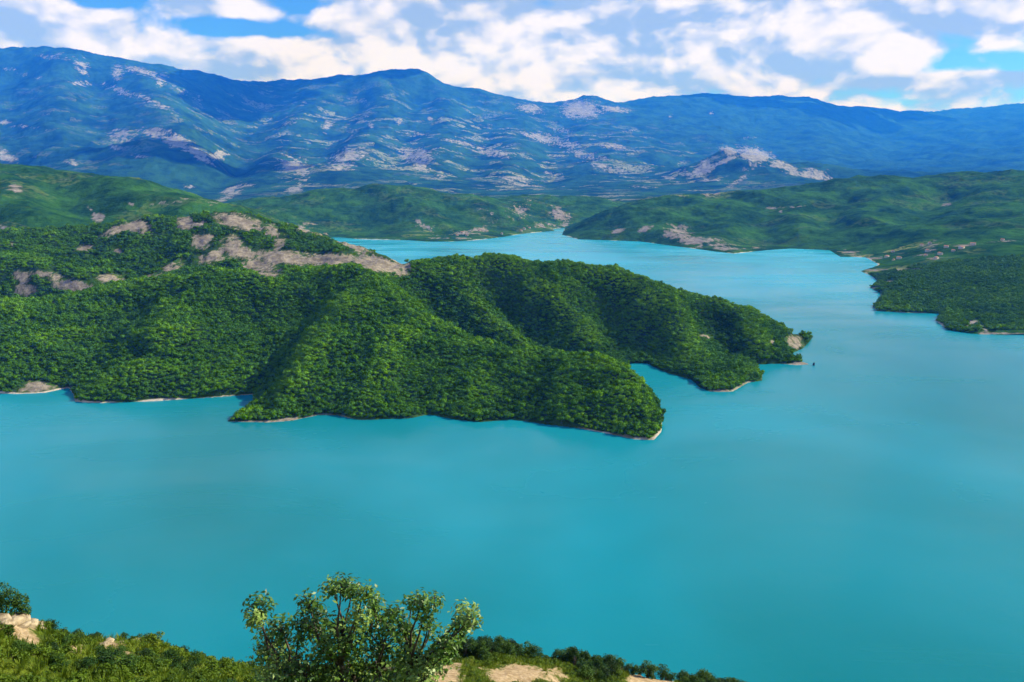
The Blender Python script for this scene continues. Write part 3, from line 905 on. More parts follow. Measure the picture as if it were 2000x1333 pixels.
fore.line([P(-200, 1333, 33), P(0, 1333, 36), P(120, 1320, 40), P(250, 1325, 44), P(400, 1350, 50), P(520, 1385, 55), P(700, 1400, 66), P(850, 1380, 76), P(1000, 1370, 82), P(1200, 1420, 86), P(1500, 1500, 90)], 6.0)
fore.line([P(60, 1260, 44), P(30, 1300, 40)], 4.0)
fore.line([(-60, 8, 296), (-25, 2, 298.2), (-6, 0, 298.3), (6, 0, 298.3), (25, 0, 297), (60, -2, 292)], 6.0)
fore.line([(-14, 14, 288.6), (-6, 14, 287.6), (0, 15, 286.5), (8, 15, 286), (20, 15, 284)], 4.0)
fore.line([(-20, 25, 281), (-6, 28, 276), (8, 30, 273), (30, 30, 268)], 6.0)
fore.line([(-120, -60, 322), (-40, -40, 312), (40, -40, 312), (120, -60, 312)], 20.0)
fore.solve()


def h_fore(x, y):
    h = fore.raw(x, y)
    k = np.clip((y - 20) / 20.0, 0.1, 1)
    return h + k * (0.9 * fbm(x, y, 9.0, 5, 0.55, 71) + 0.35 * fbm(x, y, 3.0, 4, 0.55, 77, ridged=True))


FORE_BARE = [(25, 1222, 48, 22, 28, 1.1), (60, 1245, 30, 14, 40, .95), (150, 1268, 26, 9, -8, .85), (215, 1262, 40, 14, -5, .75), (250, 1278, 24, 12, 0, .7),
             (1010, 1318, 62, 20, 0, 1.15), (1085, 1322, 34, 20, 30, .8), (870, 1322, 40, 24, 0, .95), (895, 1300, 26, 6, 0, .8), (1270, 1330, 46, 16, 0, 1.3), (960, 1310, 60, 5, 10, .7)]
u = np.concatenate([np.linspace(-1.6, -0.9, 30)[:-1], np.linspace(-0.9, 0.9, 340), np.linspace(0.9, 1.6, 30)[1:]])


def fore_mesh():
    ya = np.concatenate([np.linspace(-60, 8, 18)[:-1], np.exp(np.linspace(math.log(8), math.log(350), 230))])
    U, Y = np.meshgrid(u, ya)
    X = U * np.maximum(Y, 30.0)
    Z = np.maximum(h_fore(X, Y), -12.5)
    me = new_mesh('near_hillside', np.stack([X.ravel(), Y.ravel(), Z.ravel()], 1), grid_faces(len(u), len(ya)), [M_FORE], True,
                  {'bare': ellipse_mask(X, Y, Z, FORE_BARE).ravel() * (Y.ravel() > 25)})
    tag(link('near_hillside', me), 'steep scrubby hillside with bare tan earth below the viewpoint', kind='structure')


fore_mesh()


def fore_bare(x, y):
    x, y = np.asarray(x, float), np.asarray(y, float)
    return ellipse_mask(x, y, h_fore(x, y), FORE_BARE)


# =====================================================================
#  plant shapes
# =====================================================================
def ico():
    t = (1 + 5 ** 0.5) / 2
    v = np.array([(-1, t, 0), (1, t, 0), (-1, -t, 0), (1, -t, 0), (0, -1, t), (0, 1, t), (0, -1, -t), (0, 1, -t), (t, 0, -1), (t, 0, 1), (-t, 0, -1), (-t, 0, 1)], float)
    f = [(0, 11, 5), (0, 5, 1), (0, 1, 7), (0, 7, 10), (0, 10, 11), (1, 5, 9), (5, 11, 4), (11, 10, 2), (10, 7, 6), (7, 1, 8), (3, 9, 4), (3, 4, 2), (3, 2, 6), (3, 6, 8), (3, 8, 9), (4, 9, 5), (2, 4, 11), (6, 2, 10), (8, 6, 7), (9, 8, 1)]
    return v / np.linalg.norm(v[0]), np.array(f)


def ico2():
    v, f = ico()
    v = list(map(tuple, v))
    cache, nf = {}, []

    def midp(a, b):
        k = (min(a, b), max(a, b))
        if k not in cache:
            q = np.array(v[a]) + np.array(v[b])
            v.append(tuple(q / np.linalg.norm(q)))
            cache[k] = len(v) - 1
        return cache[k]
    for a, b, c in f:
        ab, bc, ca = midp(a, b), midp(b, c), midp(c, a)
        nf += [(a, ab, ca), (b, bc, ab), (c, ca, bc), (ab, bc, ca)]
    return np.array(v), np.array(nf)


def unit(n, g):
    d = g.normal(size=(n, 3))
    return d / np.linalg.norm(d, axis=1)[:, None]


def leaf_quads(centers, outward, length, width, g, droop=0.2, jitter=0.8):
    """one folded leaf (a quad bent along its diagonal) per centre"""
    n = len(centers)
    nrm = outward + jitter * unit(n, g)
    nrm /= np.linalg.norm(nrm, axis=1)[:, None]
    t = np.cross(nrm, unit(n, g))
    t /= np.linalg.norm(t, axis=1)[:, None] + 1e-9
    t[:, 2] -= droop
    t /= np.linalg.norm(t, axis=1)[:, None]
    s = np.cross(nrm, t)
    L = length * g.uniform(0.7, 1.3, n)[:, None]
    Wd = width * g.uniform(0.7, 1.3, n)[:, None]
    a = centers - t * L * 0.5
    b = centers + s * Wd * 0.5 + nrm * Wd * 0.12
    c = centers + t * L * 0.5 - nrm * L * 0.10
    d = centers - s * Wd * 0.5 + nrm * Wd * 0.12
    v = np.stack([a, b, c, d], 1).reshape(-1, 3)
    f = np.arange(4 * n).reshape(n, 4)
    return v, f


def tube(path, radii, sides=6):
    path = np.asarray(path, float)
    n = len(path)
    tan = np.gradient(path, axis=0)
    tan /= np.linalg.norm(tan, axis=1)[:, None] + 1e-9
    ref = np.array([0.31, 0.95, 0.12])
    a = np.cross(tan, ref)
    a /= np.linalg.norm(a, axis=1)[:, None] + 1e-9
    b = np.cross(tan, a)
    ang = np.linspace(0, 2 * np.pi, sides, endpoint=False)
    v = path[:, None] + np.asarray(radii)[:, None, None] * (a[:, None] * np.cos(ang)[None, :, None] + b[:, None] * np.sin(ang)[None, :, None])
    v = v.reshape(-1, 3)
    f = []
    for i in range(n - 1):
        for j in range(sides):
            k = (j + 1) % sides
            f.append((i * sides + j, i * sides + k, (i + 1) * sides + k, (i + 1) * sides + j))
    return v, np.array(f)


def merge(parts):
    V, Fc, base = [], [], 0
    for v, f in parts:
        V.append(v)
        Fc.append(f + base)
        base += len(v)
    return np.concatenate(V), np.concatenate(Fc)


def far_tree(name, seed, mat, lobes=4, clumps=70):
    """tree for a distant wood: crown about 1 high and 1 wide, with lobes, ragged leaf clumps and a short trunk"""
    g = np.random.default_rng(seed)
    iv, jf = ico()
    quads, tone = [], []
    cen = [np.array([0, 0, 0.62])]
    rad = [0.36]
    for i in range(lobes):
        a = g.uniform(0, 2 * np.pi)
        cen.append(np.array([0.26 * math.cos(a), 0.26 * math.sin(a), g.uniform(0.42, 0.82)]))
        rad.append(g.uniform(0.20, 0.30))
    tris = []
    for c, r in zip(cen, rad):
        v = iv * r * g.uniform(0.8, 1.15, (len(iv), 1)) * np.array([1, 1, 0.85]) + c
        tris.append((v, jf))
    tv, tf = merge(tris)
    tt = np.repeat(g.uniform(0.25, 0.6, len(cen)), len(iv))
    k = g.integers(0, len(cen), clumps)
    d = unit(clumps, g)
    d[:, 2] = np.abs(d[:, 2]) * 1.1 - 0.25
    d /= np.linalg.norm(d, axis=1)[:, None]
    p = np.array(cen)[k] + d * np.array(rad)[k][:, None] * g.uniform(0.85, 1.35, clumps)[:, None]
    qv, qf = leaf_quads(p, d, 0.20, 0.14, g, 0.1, 0.9)
    qt = np.repeat(g.uniform(0.2, 1.0, clumps), 4)
    qtri = np.concatenate([qf[:, [0, 1, 2]], qf[:, [0, 2, 3]]])
    pv, pf = tube([(0, 0, -0.15), (0, 0, 0.55)], [0.05, 0.03], 4)
    ptri = np.concatenate([pf[:, [0, 1, 2]], pf[:, [0, 2, 3]]])
    V, T = merge([(tv, tf), (qv, qtri), (pv, ptri)])
    tone = np.concatenate([tt, qt, np.full(len(pv), 0.3)])
    mi = np.concatenate([np.zeros(len(tf) + len(qtri)), np.ones(len(ptri))])
    me = new_mesh(name, V, T, [mat, M_BARK], False, {'leaf_tone': tone}, mi)
    return me


# =====================================================================
#  woods on the peninsula and the cape (one mass, instanced)
# =====================================================================
TREE_MESHES = [far_tree('forest_tree_shape', 100 + i, M_TREE, 2 + i % 4, 84) for i in range(6)]
PROTO = bpy.data.collections.new('forest_tree_shapes')
for i, me in enumerate(TREE_MESHES):
    PROTO.objects.link(bpy.data.objects.new('forest_tree_shape', me))


def instance_group(name, proto):
    ng = bpy.data.node_groups.new(name, 'GeometryNodeTree')
    ng.interface.new_socket('Geometry', in_out='INPUT', socket_type='NodeSocketGeometry')
    ng.interface.new_socket('Geometry', in_out='OUTPUT', socket_type='NodeSocketGeometry')
    nd = ng.nodes
    gi, go = nd.new('NodeGroupInput'), nd.new('NodeGroupOutput')
    ci = nd.new('GeometryNodeCollectionInfo')
    ci.inputs['Collection'].default_value = proto
    ci.inputs['Separate Children'].default_value = True
    ci.inputs['Reset Children'].default_value = True
    ip = nd.new('GeometryNodeInstanceOnPoints')
    ip.inputs['Pick Instance'].default_value = True

    def attr(nm, typ):
        q = nd.new('GeometryNodeInputNamedAttribute')
        q.data_type = typ
        q.inputs['Name'].default_value = nm
        return q.outputs['Attribute']
    l = ng.links.new
    l(gi.outputs[0], ip.inputs['Points'])
    l(ci.outputs[0], ip.inputs['Instance'])
    l(attr('variant', 'INT'), ip.inputs['Instance Index'])
    e2r = nd.new('FunctionNodeEulerToRotation')
    l(attr('turn', 'FLOAT_VECTOR'), e2r.inputs[0])
    l(e2r.outputs[0], ip.inputs['Rotation'])
    l(attr('size', 'FLOAT_VECTOR'), ip.inputs['Scale'])
    l(ip.outputs[0], go.inputs[0])
    return ng


def scatter(name, pts, turn, size, variant, tint, group, label):
    me = bpy.data.meshes.new(name)
    me.vertices.add(len(pts))
    me.vertices.foreach_set('co', np.ascontiguousarray(pts, dtype=np.float32).ravel())
    for nm, typ, val, key in (('variant', 'INT', variant, 'value'), ('turn', 'FLOAT_VECTOR', turn, 'vector'), ('size', 'FLOAT_VECTOR', size, 'vector'), ('tint', 'FLOAT', tint, 'value')):
        a = me.attributes.new(nm, typ, 'POINT')
        dt = np.int32 if typ == 'INT' else np.float32
        a.data.foreach_set(key, np.ascontiguousarray(val, dtype=dt).ravel())
    o = link(name, me)
    md = o.modifiers.new('scatter', 'NODES')
    md.node_group = group
    tag(o, label, kind='stuff')
    return o


def jitter_grid(u0, u1, y0, y1, spacing, g):
    """points spread evenly over the ground inside the wedge |x| in (u0, u1) * y"""
    xs_ = np.arange(min(u0 * y0, u0 * y1), max(u1 * y0, u1 * y1), spacing)
    ys_ = np.arange(y0, y1, spacing)
    X, Y = np.meshgrid(xs_, ys_)
    X = X.ravel() + g.uniform(-0.48, 0.48, X.size) * spacing
    Y = Y.ravel() + g.uniform(-0.48, 0.48, Y.size) * spacing
    k = (X > u0 * Y) & (X < u1 * Y)
    return X[k], Y[k]


FOREST_GROUP = instance_group('wood_of_trees', PROTO)


def wood(name, height, u0, u1, y0, y1, spacing, spots, crown, label, zlo=0.9, keep=None, tint_bias=0.0, seed=1):
    g = np.random.default_rng(seed)
    X, Y = jitter_grid(u0, u1, y0, y1, spacing, g)
    Z = height(X, Y)
    b = ellipse_mask(X, Y, Z, spots) + (fbm(X, Y, 40, 4, 0.6, 91) * 0.35)
    k = (Z > zlo) & (b < 0.44)
    if keep is not None:
        k &= keep(X, Y, Z)
    X, Y, Z = X[k], Y[k], Z[k]
    # keep the slopes that can be seen from somewhere near the viewpoint
    e = 12.0
    gy = (height(X, Y + e) - height(X, Y - e)) / (2 * e)
    k = gy > -(CAM_Z - Z) / Y - 0.55
    X, Y, Z = X[k], Y[k], Z[k]
    n = len(X)
    s = crown * np.clip(np.exp(g.normal(-0.04, 0.33, n)), 0.45, 1.9) * (1 + 0.45 * fbm(X, Y, 45, 4, 0.6, 95))
    size = np.stack([s * g.uniform(0.9, 1.15, n), s * g.uniform(0.9, 1.15, n), s * g.uniform(0.55, 1.15, n)], 1)
    turn = np.stack([g.uniform(-0.15, 0.15, n), g.uniform(-0.15, 0.15, n), g.uniform(0, 6.28, n)], 1)
    tint = 0.36 + 0.30 * fbm(X, Y, 150, 4, 0.55, 97) + 0.22 * fbm(X, Y, 35, 3, 0.5, 98) + tint_bias
    # crests coloured lighter and yellower, standing in for sun on the ridges
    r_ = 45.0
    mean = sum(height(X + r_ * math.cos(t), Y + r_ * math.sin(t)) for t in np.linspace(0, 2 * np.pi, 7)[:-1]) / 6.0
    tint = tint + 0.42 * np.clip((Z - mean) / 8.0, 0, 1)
    pts = np.stack([X, Y, Z - 0.12 * s], 1)
    return pts, turn, size, g.integers(0, 6, n), tint


pts, turn, size, var, tint = wood('peninsula', h_pen, -0.74, 0.40, 860, 1560, 3.6, PEN_BARE, 5.2, '', seed=21)
# the 260 trees nearest to the viewpoint on the shore are individuals, the others one mass
dist = np.linalg.norm(pts - np.array([0, 0, CAM_Z]), axis=1)
vis_x, vis_y = project(pts[:, 0], pts[:, 1], pts[:, 2])
infr = (vis_x > -5) & (vis_x < 2005)
order = np.argsort(np.where(infr & (pts[:, 2] < 16), dist, 1e9))
near_idx = order[:270]
mask = np.ones(len(pts), bool)
mask[near_idx] = False
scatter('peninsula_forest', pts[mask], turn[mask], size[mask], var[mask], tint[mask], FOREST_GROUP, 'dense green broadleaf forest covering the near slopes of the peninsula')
NEAR_TREES = (pts[near_idx], turn[near_idx], size[near_idx], var[near_idx])

a = wood('clay', h_pen, -0.74, 0.10, 1560, 2120, 5.2, PEN_BARE, 5.8, '', seed=22, tint_bias=-0.05,
         keep=lambda X, Y, Z: fbm(X, Y, 55, 4, 0.6, 99) > -0.28)
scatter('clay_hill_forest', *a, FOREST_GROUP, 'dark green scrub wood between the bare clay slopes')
a = wood('cape', h_right, 0.33, 0.70, 1520, 2420, 5.6, RIGHT_BARE, 6.6, '', seed=23, tint_bias=0.15)
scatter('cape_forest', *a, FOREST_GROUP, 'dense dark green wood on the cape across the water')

# individual trees along the near shore of the peninsula
SHORE_MESHES = [far_tree('shore_tree_shape', 300 + i, M_TREE_NEAR, 4 + i % 2, 80) for i in range(5)]
for i in range(len(NEAR_TREES[0])):
    p, t, s, v = (q[i] for q in NEAR_TREES)
    o = link('shore_tree', SHORE_MESHES[int(v) % 5], loc=p, rot=tuple(float(q) for q in t), scl=tuple(float(q) for q in s))
    tag(o, 'round green broadleaf tree at the water on the near shore of the wooded peninsula', 'tree', 'trees along the near shore of the peninsula')

# =====================================================================
#  small things out on the water and the far shore
# =====================================================================
def hit(px, py, height, y0, y1, n=1500):
    """where the line of sight through photo pixel (px, py) meets the ground"""
    Y = np.linspace(y0, y1, n)
    k = (py - 666.5) / F
    t = Y / (CT - k * ST)
    X, Z = (px - 1000.0) / F * t, CAM_Z + (-ST - k * CT) * t
    g = height(X, Y)
    below = np.where(Z < g)[0]
    i = below[0] if len(below) else n - 1
    return np.array([X[i], Y[i], g[i]])


def boulder_mesh(name, seed, mat, squash=0.75, rough=0.28):
    g = np.random.default_rng(seed)
    v, f = ico2()
    off = g.uniform(-50, 50, 3)
    nz = perlin(v[:, 0] * 1.3 + off[0], v[:, 1] * 1.3 + v[:, 2] * 0.9 + off[1], 7) + 0.5 * perlin(v[:, 0] * 3.1 + v[:, 2] * 2.0 + off[2], v[:, 1] * 3.1, 8)
    v = v * (1 + rough * nz)[:, None]
    for _ in range(5):                       # flat broken faces
        d = g.normal(size=3)
        d /= np.linalg.norm(d)
        c = g.uniform(0.62, 0.85)
        p = v @ d
        v = v - np.where(p > c, (p - c) * 0.85, 0)[:, None] * d
    v[:, 2] *= squash
    return new_mesh(name, v, f, [mat], False)


o = link('standing_rock', boulder_mesh('standing_rock', 5, M_DARKWOOD, 1.5, 0.4), loc=W(1589, 714) + np.array([0, 0, 1.2]), scl=(1.5, 1.5, 2.6))
tag(o, 'small dark upright rock in the water off the pale spit of the peninsula', 'rock')


def house_mesh(name, w, d, h, r):
    v = [(-w, -d, -2), (w, -d, -2), (w, d, -2), (-w, d, -2), (-w, -d, h), (w, -d, h), (w, d, h), (-w, d, h), (-w, 0, h + r), (w, 0, h + r)]
    f = [(0, 1, 5), (0, 5, 4), (1, 2, 6), (1, 6, 5), (2, 3, 7), (2, 7, 6), (3, 0, 4), (3, 4, 7), (4, 8, 7), (5, 6, 9)]
    mi = [0] * 10
    e = 0.5
    b = len(v)
    v += [(-w - e, -d - e, h - 0.25), (w + e, -d - e, h - 0.25), (w + e, 0, h + r + 0.15), (-w - e, 0, h + r + 0.15), (-w - e, d + e, h - 0.25), (w + e, d + e, h - 0.25)]
    f += [(b, b + 1, b + 2), (b, b + 2, b + 3), (b + 3, b + 2, b + 5), (b + 3, b + 5, b + 4)]
    mi += [1] * 4
    return new_mesh(name, np.array(v, float), np.array(f), [M_WALL, M_ROOF], False, None, np.array(mi))


HOUSES = [house_mesh('house', 6.5, 4.5, 5.5, 2.2), house_mesh('house', 8.0, 5.0, 6.5, 2.0), house_mesh('house', 5.0, 4.0, 4.0, 2.0)]
VILLAGE = [(1744, 493), (1756, 506), (1800, 480), (1816, 477), (1812, 492), (1808, 500), (1828, 506), (1836, 498), (1862, 491), (1848, 484), (1878, 486), (1745, 509), (1732, 503), (1900, 479), (1958, 470)]
for i, (px, py) in enumerate(VILLAGE):
    o = link('house', HOUSES[i % 3], loc=hit(px, py, h_right, 1700, 3600), rot=(0, 0, random.uniform(0, 3.1)))
    tag(o, 'tiny pale house of the village on the low shore beyond the wooded cape', 'house', 'village houses on the low right shore')
for i, (px, py) in enumerate([(936, 452), (903, 456), (893, 461), (912, 461), (1024, 448), (1034, 446), (1018, 452), (980, 458)]):
    o = link('house', HOUSES[i % 3], loc=hit(px, py, h_mid, 3700, 5400), rot=(0, 0, random.uniform(0, 3.1)))
    tag(o, 'tiny pale house among the fields at the far end of the lake', 'house', 'houses at the far end of the lake')

# =====================================================================
#  scrub, grass and rocks of the near hillside
# =====================================================================
def bush_mesh(name, seed, mat, n_leaf, lobes, leaf, flat=0.8, tall=1.0):
    """shrub about 1 m wide: stems from the ground and leaves massed in uneven lobes"""
    g = np.random.default_rng(seed)
    parts, tone, mi = [], [], []
    cen, rad = [], []
    for i in range(lobes):
        a, r = g.uniform(0, 6.28), g.uniform(0.0, 0.30)
        cen.append((r * math.cos(a), r * math.sin(a), g.uniform(0.28, 0.72) * tall))
        rad.append(g.uniform(0.15, 0.27))
    cen, rad = np.array(cen), np.array(rad)
    k = g.integers(0, lobes, n_leaf)
    d = unit(n_leaf, g)
    d[:, 2] = np.where(d[:, 2] < -0.35, -d[:, 2], d[:, 2])
    rr = g.uniform(0.55, 1.15, n_leaf)
    p = cen[k] + d * (rad[k] * rr)[:, None] * np.array([1, 1, flat])
    v, f = leaf_quads(p, d * 0.6 + np.array([0, 0, 0.5]), leaf, leaf * 0.6, g, 0.2, 0.9)
    parts.append((v, f))
    tone.append(np.repeat(np.clip(g.normal(0.5, 0.22, n_leaf), 0, 1), 4))
    mi.append(np.zeros(len(f)))
    for c in cen:
        sv, sf = tube([(c[0] * 0.1, c[1] * 0.1, -0.15), (c[0] * 0.5, c[1] * 0.5, c[2] * 0.5), tuple(c)], [0.022, 0.014, 0.005], 4)
        parts.append((sv, sf))
        tone.append(np.full(len(sv), 0.4))
        mi.append(np.ones(len(sf)))
    V, Fc = merge(parts)
    return new_mesh(name, V, Fc, [mat, M_BARK], False, {'leaf_tone': np.concatenate(tone)}, np.concatenate(mi))


DARK_BUSH = [bush_mesh('shrub', 400 + i, M_SHRUB, 900, 9, 0.075, 0.9, 1.0 + 0.25 * (i % 2)) for i in range(5)]
PALE_BUSH = [bush_mesh('scrub_bush', 440 + i, M_SCRUB, 700, 8, 0.080, 0.8, 0.8) for i in range(4)]

g = np.random.default_rng(77)


def plant(name, meshes, x, y, width, height, label, group):
    z = float(h_fore(np.array([x]), np.array([y]))[0])
    o = link(name, meshes[int(g.integers(0, len(meshes)))], loc=(x, y, z - 0.05), rot=(g.uniform(-.1, .1), g.uniform(-.1, .1), g.uniform(0, 6.28)),
             scl=(width * g.uniform(.9, 1.1), width * g.uniform(.9, 1.1), height))
    tag(o, label, 'shrub', group)
    return o


# the thicket along the right-hand edge of the slope
cx = np.array([c[0] for c in cr])
cy = np.array([c[1] for c in cr])
n_thicket = 0


def thicket_shrub(x, y, w):
    plant('shrub', DARK_BUSH, x, y, w, w * g.uniform(0.75, 1.2), 'dark green shrub in the thicket along the edge of the slope above the lake', 'shrubs of the thicket on the near slope')


for a, b in zip(cr[:-1], cr[1:]):
    n = int(np.linalg.norm(b - a) / 0.85)
    for i in range(n):
        q = a + (b - a) * (i + g.uniform(0, 1)) / n + np.array([g.uniform(-.5, .5), g.uniform(-3.0, 2.0), 0])
        ppx, ppy = project(q[0], q[1], q[2])
        if 835 < ppx < 1540:
            thicket_shrub(q[0], q[1], g.uniform(1.5, 2.9))
            n_thicket += 1
crest = np.array([c for c in cr if c[1] > 100 and c[1] < 131])
for i in range(1500):
    q = crest[0] + (crest[-1] - crest[0]) * g.uniform(0, 1)
    x = q[0]
    y = float(np.interp(x, crest[:, 0], crest[:, 1])) - 13.0 * g.uniform(0, 1) ** 1.3
    z = h_fore(np.array([x]), np.array([y]))
    a, b = project(np.array([x]), np.array([y]), z)
    if float(fore_bare([x], [y])[0]) > 0.12 or float(b[0]) > 1365 or n_thicket >= 280 or not 835 < a[0] < 1540:
        continue
    thicket_shrub(x, y, g.uniform(1.4, 2.9))
    n_thicket += 1
# dark shrubs between the pale scrub on the left
for i in range(400):
    y = g.uniform(40, 66)
    upx = g.uniform(20, 480)
    x = (upx - 1000) / F * y * 1.11
    z = h_fore(np.array([x]), np.array([y]))
    a, b = project(np.array([x]), np.array([y]), z)
    if i > 150 or fbm(np.array([x]), np.array([y]), 6.0, 3, 0.5, 131)[0] < 0.02 or float(fore_bare([x], [y])[0]) > 0.4:
        continue
    w = g.uniform(0.8, 1.7)
    plant('shrub', DARK_BUSH, x, y, w, w * g.uniform(0.6, 0.9), 'dark green shrub among the yellow-green scrub left of the broad-leaved tree', 'dark shrubs in the scrub on the left slope')


def at_pixel(px, py, y):
    q = P(px, py, y)
    return q[0], q[1]


for (px, y, w, h, lab) in [(152, 54.5, 0.75, 0.75, 'small round dark shrub standing on the crest just right of the tan outcrop'),
                           (243, 60, 0.7, 0.6, 'small dark shrub on top of the low tan mound, against the water'),
                           (328, 63.5, 0.9, 0.9, 'dark shrub at the drop of the crest between the tan mound and the broad-leaved tree'),
                           (305, 62.5, 1.0, 0.7, 'low shrub on the crest right of the tan mound')]:
    x, y = at_pixel(px, 1250, y)
    o = plant('shrub', DARK_BUSH, x, y, w * 1.2, h * 1.5, lab, None)

# the large bush at the left edge, crown and stems as parts
bx, by = at_pixel(5, 1190, 47)
bz = float(h_fore(np.array([bx]), np.array([by]))[0])
bush = link('large_bush', None, loc=(bx, by, bz + 0.15))
tag(bush, 'large dark bushy tree at the left edge above the tan outcrop', 'bush')
gb = np.random.default_rng(9)
lob = np.array([(-1.6, 0.3, 1.2), (-0.9, 0, 1.9), (-0.2, 0.2, 1.55), (0.55, 0, 1.35), (1.15, 0.1, 0.95), (1.45, -0.1, 0.4), (0.6, -0.3, 0.7), (-0.4, -0.3, 0.9), (-1.4, -0.2, 0.7), (-2.4, 0, 1.4), (-2.2, 0, 2.1)])
lr = np.array([0.7, 0.7, 0.65, 0.55, 0.5, 0.38, 0.6, 0.6, 0.6, 0.7, 0.6])
k = gb.integers(0, len(lob), 6500)
d = unit(6500, gb)
p = lob[k] + d * (lr[k] * gb.uniform(0.6, 1.12, 6500))[:, None]
v, f = leaf_quads(p, d * 0.7 + np.array([0, 0, 0.4]), 0.13, 0.075, gb, 0.2, 0.9)
link('crown', new_mesh('crown', v, f, [M_SHRUB], False, {'leaf_tone': np.repeat(np.clip(gb.normal(0.45, 0.2, 6500), 0, 1), 4)}), bush)
st = [tube([(0.1 * c[0], 0, -0.3), (0.5 * c[0], 0.5 * c[1], 0.5 * c[2]), tuple(c)], [0.07, 0.045, 0.015], 5) for c in lob]
v, f = merge(st)
link('trunk', new_mesh('trunk', v, f, [M_BARK]), bush)

# boulders of the outcrop
BOULDERS = [boulder_mesh('boulder', 60 + i, M_ROCK, 0.7, 0.34) for i in range(4)]
for i, (px, py, y, s_) in enumerate([(6, 1210, 45.2, 0.85), (22, 1222, 45.6, 1.0), (40, 1230, 46.4, 0.9), (56, 1240, 47.2, 0.8), (70, 1246, 48.2, 0.7), (84, 1250, 49.2, 0.55), (15, 1240, 44.6, 0.7), (48, 1254, 45.6, 0.6),
                                     (140, 1268, 53.5, 0.45), (172, 1262, 55.5, 0.4), (212, 1254, 58.0, 0.5), (232, 1262, 58.0, 0.45), (262, 1262, 60.0, 0.5), (205, 1275, 55.5, 0.4)]):
    x, y = at_pixel(px, py, y)
    z = float(h_fore(np.array([x]), np.array([y]))[0])
    o = link('boulder', BOULDERS[i % 4], loc=(x, y, z), rot=(g.uniform(-.4, .4), g.uniform(-.4, .4), g.uniform(0, 6.28)), scl=(s_ * 1.05, s_ * 0.85, s_ * 0.66))
    if i < 8:
        tag(o, 'tan weathered boulder of the outcrop below the bushy tree at the left edge', 'boulder', 'boulders of the tan outcrop')
    else:
        tag(o, 'small tan boulder half buried on the low mound left of the broad-leaved tree', 'boulder', 'boulders of the low mound')


# grass and low scrub: ground cover
def tuft_mesh(name, seed):
    gg = np.random.default_rng(seed)
    V, Fc, T = [], [], []
    for i in range(26):
        a, r = gg.uniform(0, 6.28), gg.uniform(0, 0.35)
        b = np.array([r * math.cos(a), r * math.sin(a), -0.05])
        lean = gg.uniform(0.1, 0.6)
        t = b + np.array([lean * math.cos(a), lean * math.sin(a), gg.uniform(0.5, 1.0)])
        m = (b + t) / 2 + np.array([0, 0, 0.15])
        s_ = np.array([-math.sin(a), math.cos(a), 0]) * 0.035
        k0 = len(V)
        V += [b - s_, b + s_, m + s_ * 0.8, m - s_ * 0.8, t + s_ * 0.1, t - s_ * 0.1]
        Fc += [(k0, k0 + 1, k0 + 2, k0 + 3), (k0 + 3, k0 + 2, k0 + 4, k0 + 5)]
        T += [gg.uniform(0.2, 0.9)] * 6
    return new_mesh(name, np.array(V), np.array(Fc), [M_GRASS], False, {'leaf_tone': np.array(T)})


M_LOW = leaf_material('low_scrub_leaves', (0.026, 0.062, 0.004), (0.105, 0.180, 0.008), (0.27, 0.31, 0.022), 0.6, 0.2, inst=True, transl=0.25)
GRASS_SET = bpy.data.collections.new('ground_cover_shapes')
for i in range(4):
    GRASS_SET.objects.link(bpy.data.objects.new('grass_tuft_shape', tuft_mesh('grass_tuft_shape', 500 + i)))
for i in range(4):
    GRASS_SET.objects.link(bpy.data.objects.new('low_scrub_shape', bush_mesh('low_scrub_shape', 520 + i, M_LOW, 260, 7, 0.13, 0.7, 0.55)))
COVER_GROUP = instance_group('ground_cover', GRASS_SET)


def cover(name, y0, y1, spacing, smin, smax, variants, limit, label, seed):
    gg = np.random.default_rng(seed)
    X, Y = jitter_grid(-0.80, 0.42, y0, y1, spacing, gg)
    Z = h_fore(X, Y)
    b = ellipse_mask(X, Y, Z, FORE_BARE) + 0.5 * fbm(X, Y, 2.5, 4, 0.6, 141)
    a, q = project(X, Y, Z)
    k = (b < limit) & (q < 1420) & (a > -60)
    X, Y, Z = X[k], Y[k], Z[k]
    n = len(X)
    s_ = gg.uniform(smin, smax, n)
    size = np.stack([s_, s_, s_ * gg.uniform(0.6, 1.1, n)], 1)
    turn = np.stack([gg.uniform(-.2, .2, n), gg.uniform(-.2, .2, n), gg.uniform(0, 6.28, n)], 1)
    tint = 0.42 + 0.60 * fbm(X, Y, 8.0, 4, 0.55, 143)
    scatter(name, np.stack([X, Y, Z], 1), turn, size, gg.choice(variants, n), tint, COVER_GROUP, label)


cover('grass', 30, 130, 0.55, 0.35, 0.75, [0, 1, 2, 3], 0.62, 'yellow-green grass covering the near hillside', 151)
cover('low_scrub', 30, 130, 1.05, 0.7, 1.7, [4, 5, 6, 7], 0.42, 'low yellow-green scrub covering the near hillside', 152)

# =====================================================================
#  the broad-leaved tree in front
# =====================================================================
TY = 14.0
tb = P(690, 1500, TY)
tb[2] = float(h_fore(np.array([tb[0]]), np.array([tb[1]]))[0])
tree = link('broad_leaved_tree', None, loc=tb)
tag(tree, 'low spreading broad-leaved tree with shiny light leaves in tufts, in front of the lake', 'tree')
gt = np.random.default_rng(31)


def T(px, py, dy=0.0):
    return P(px, py, TY + dy) - tb


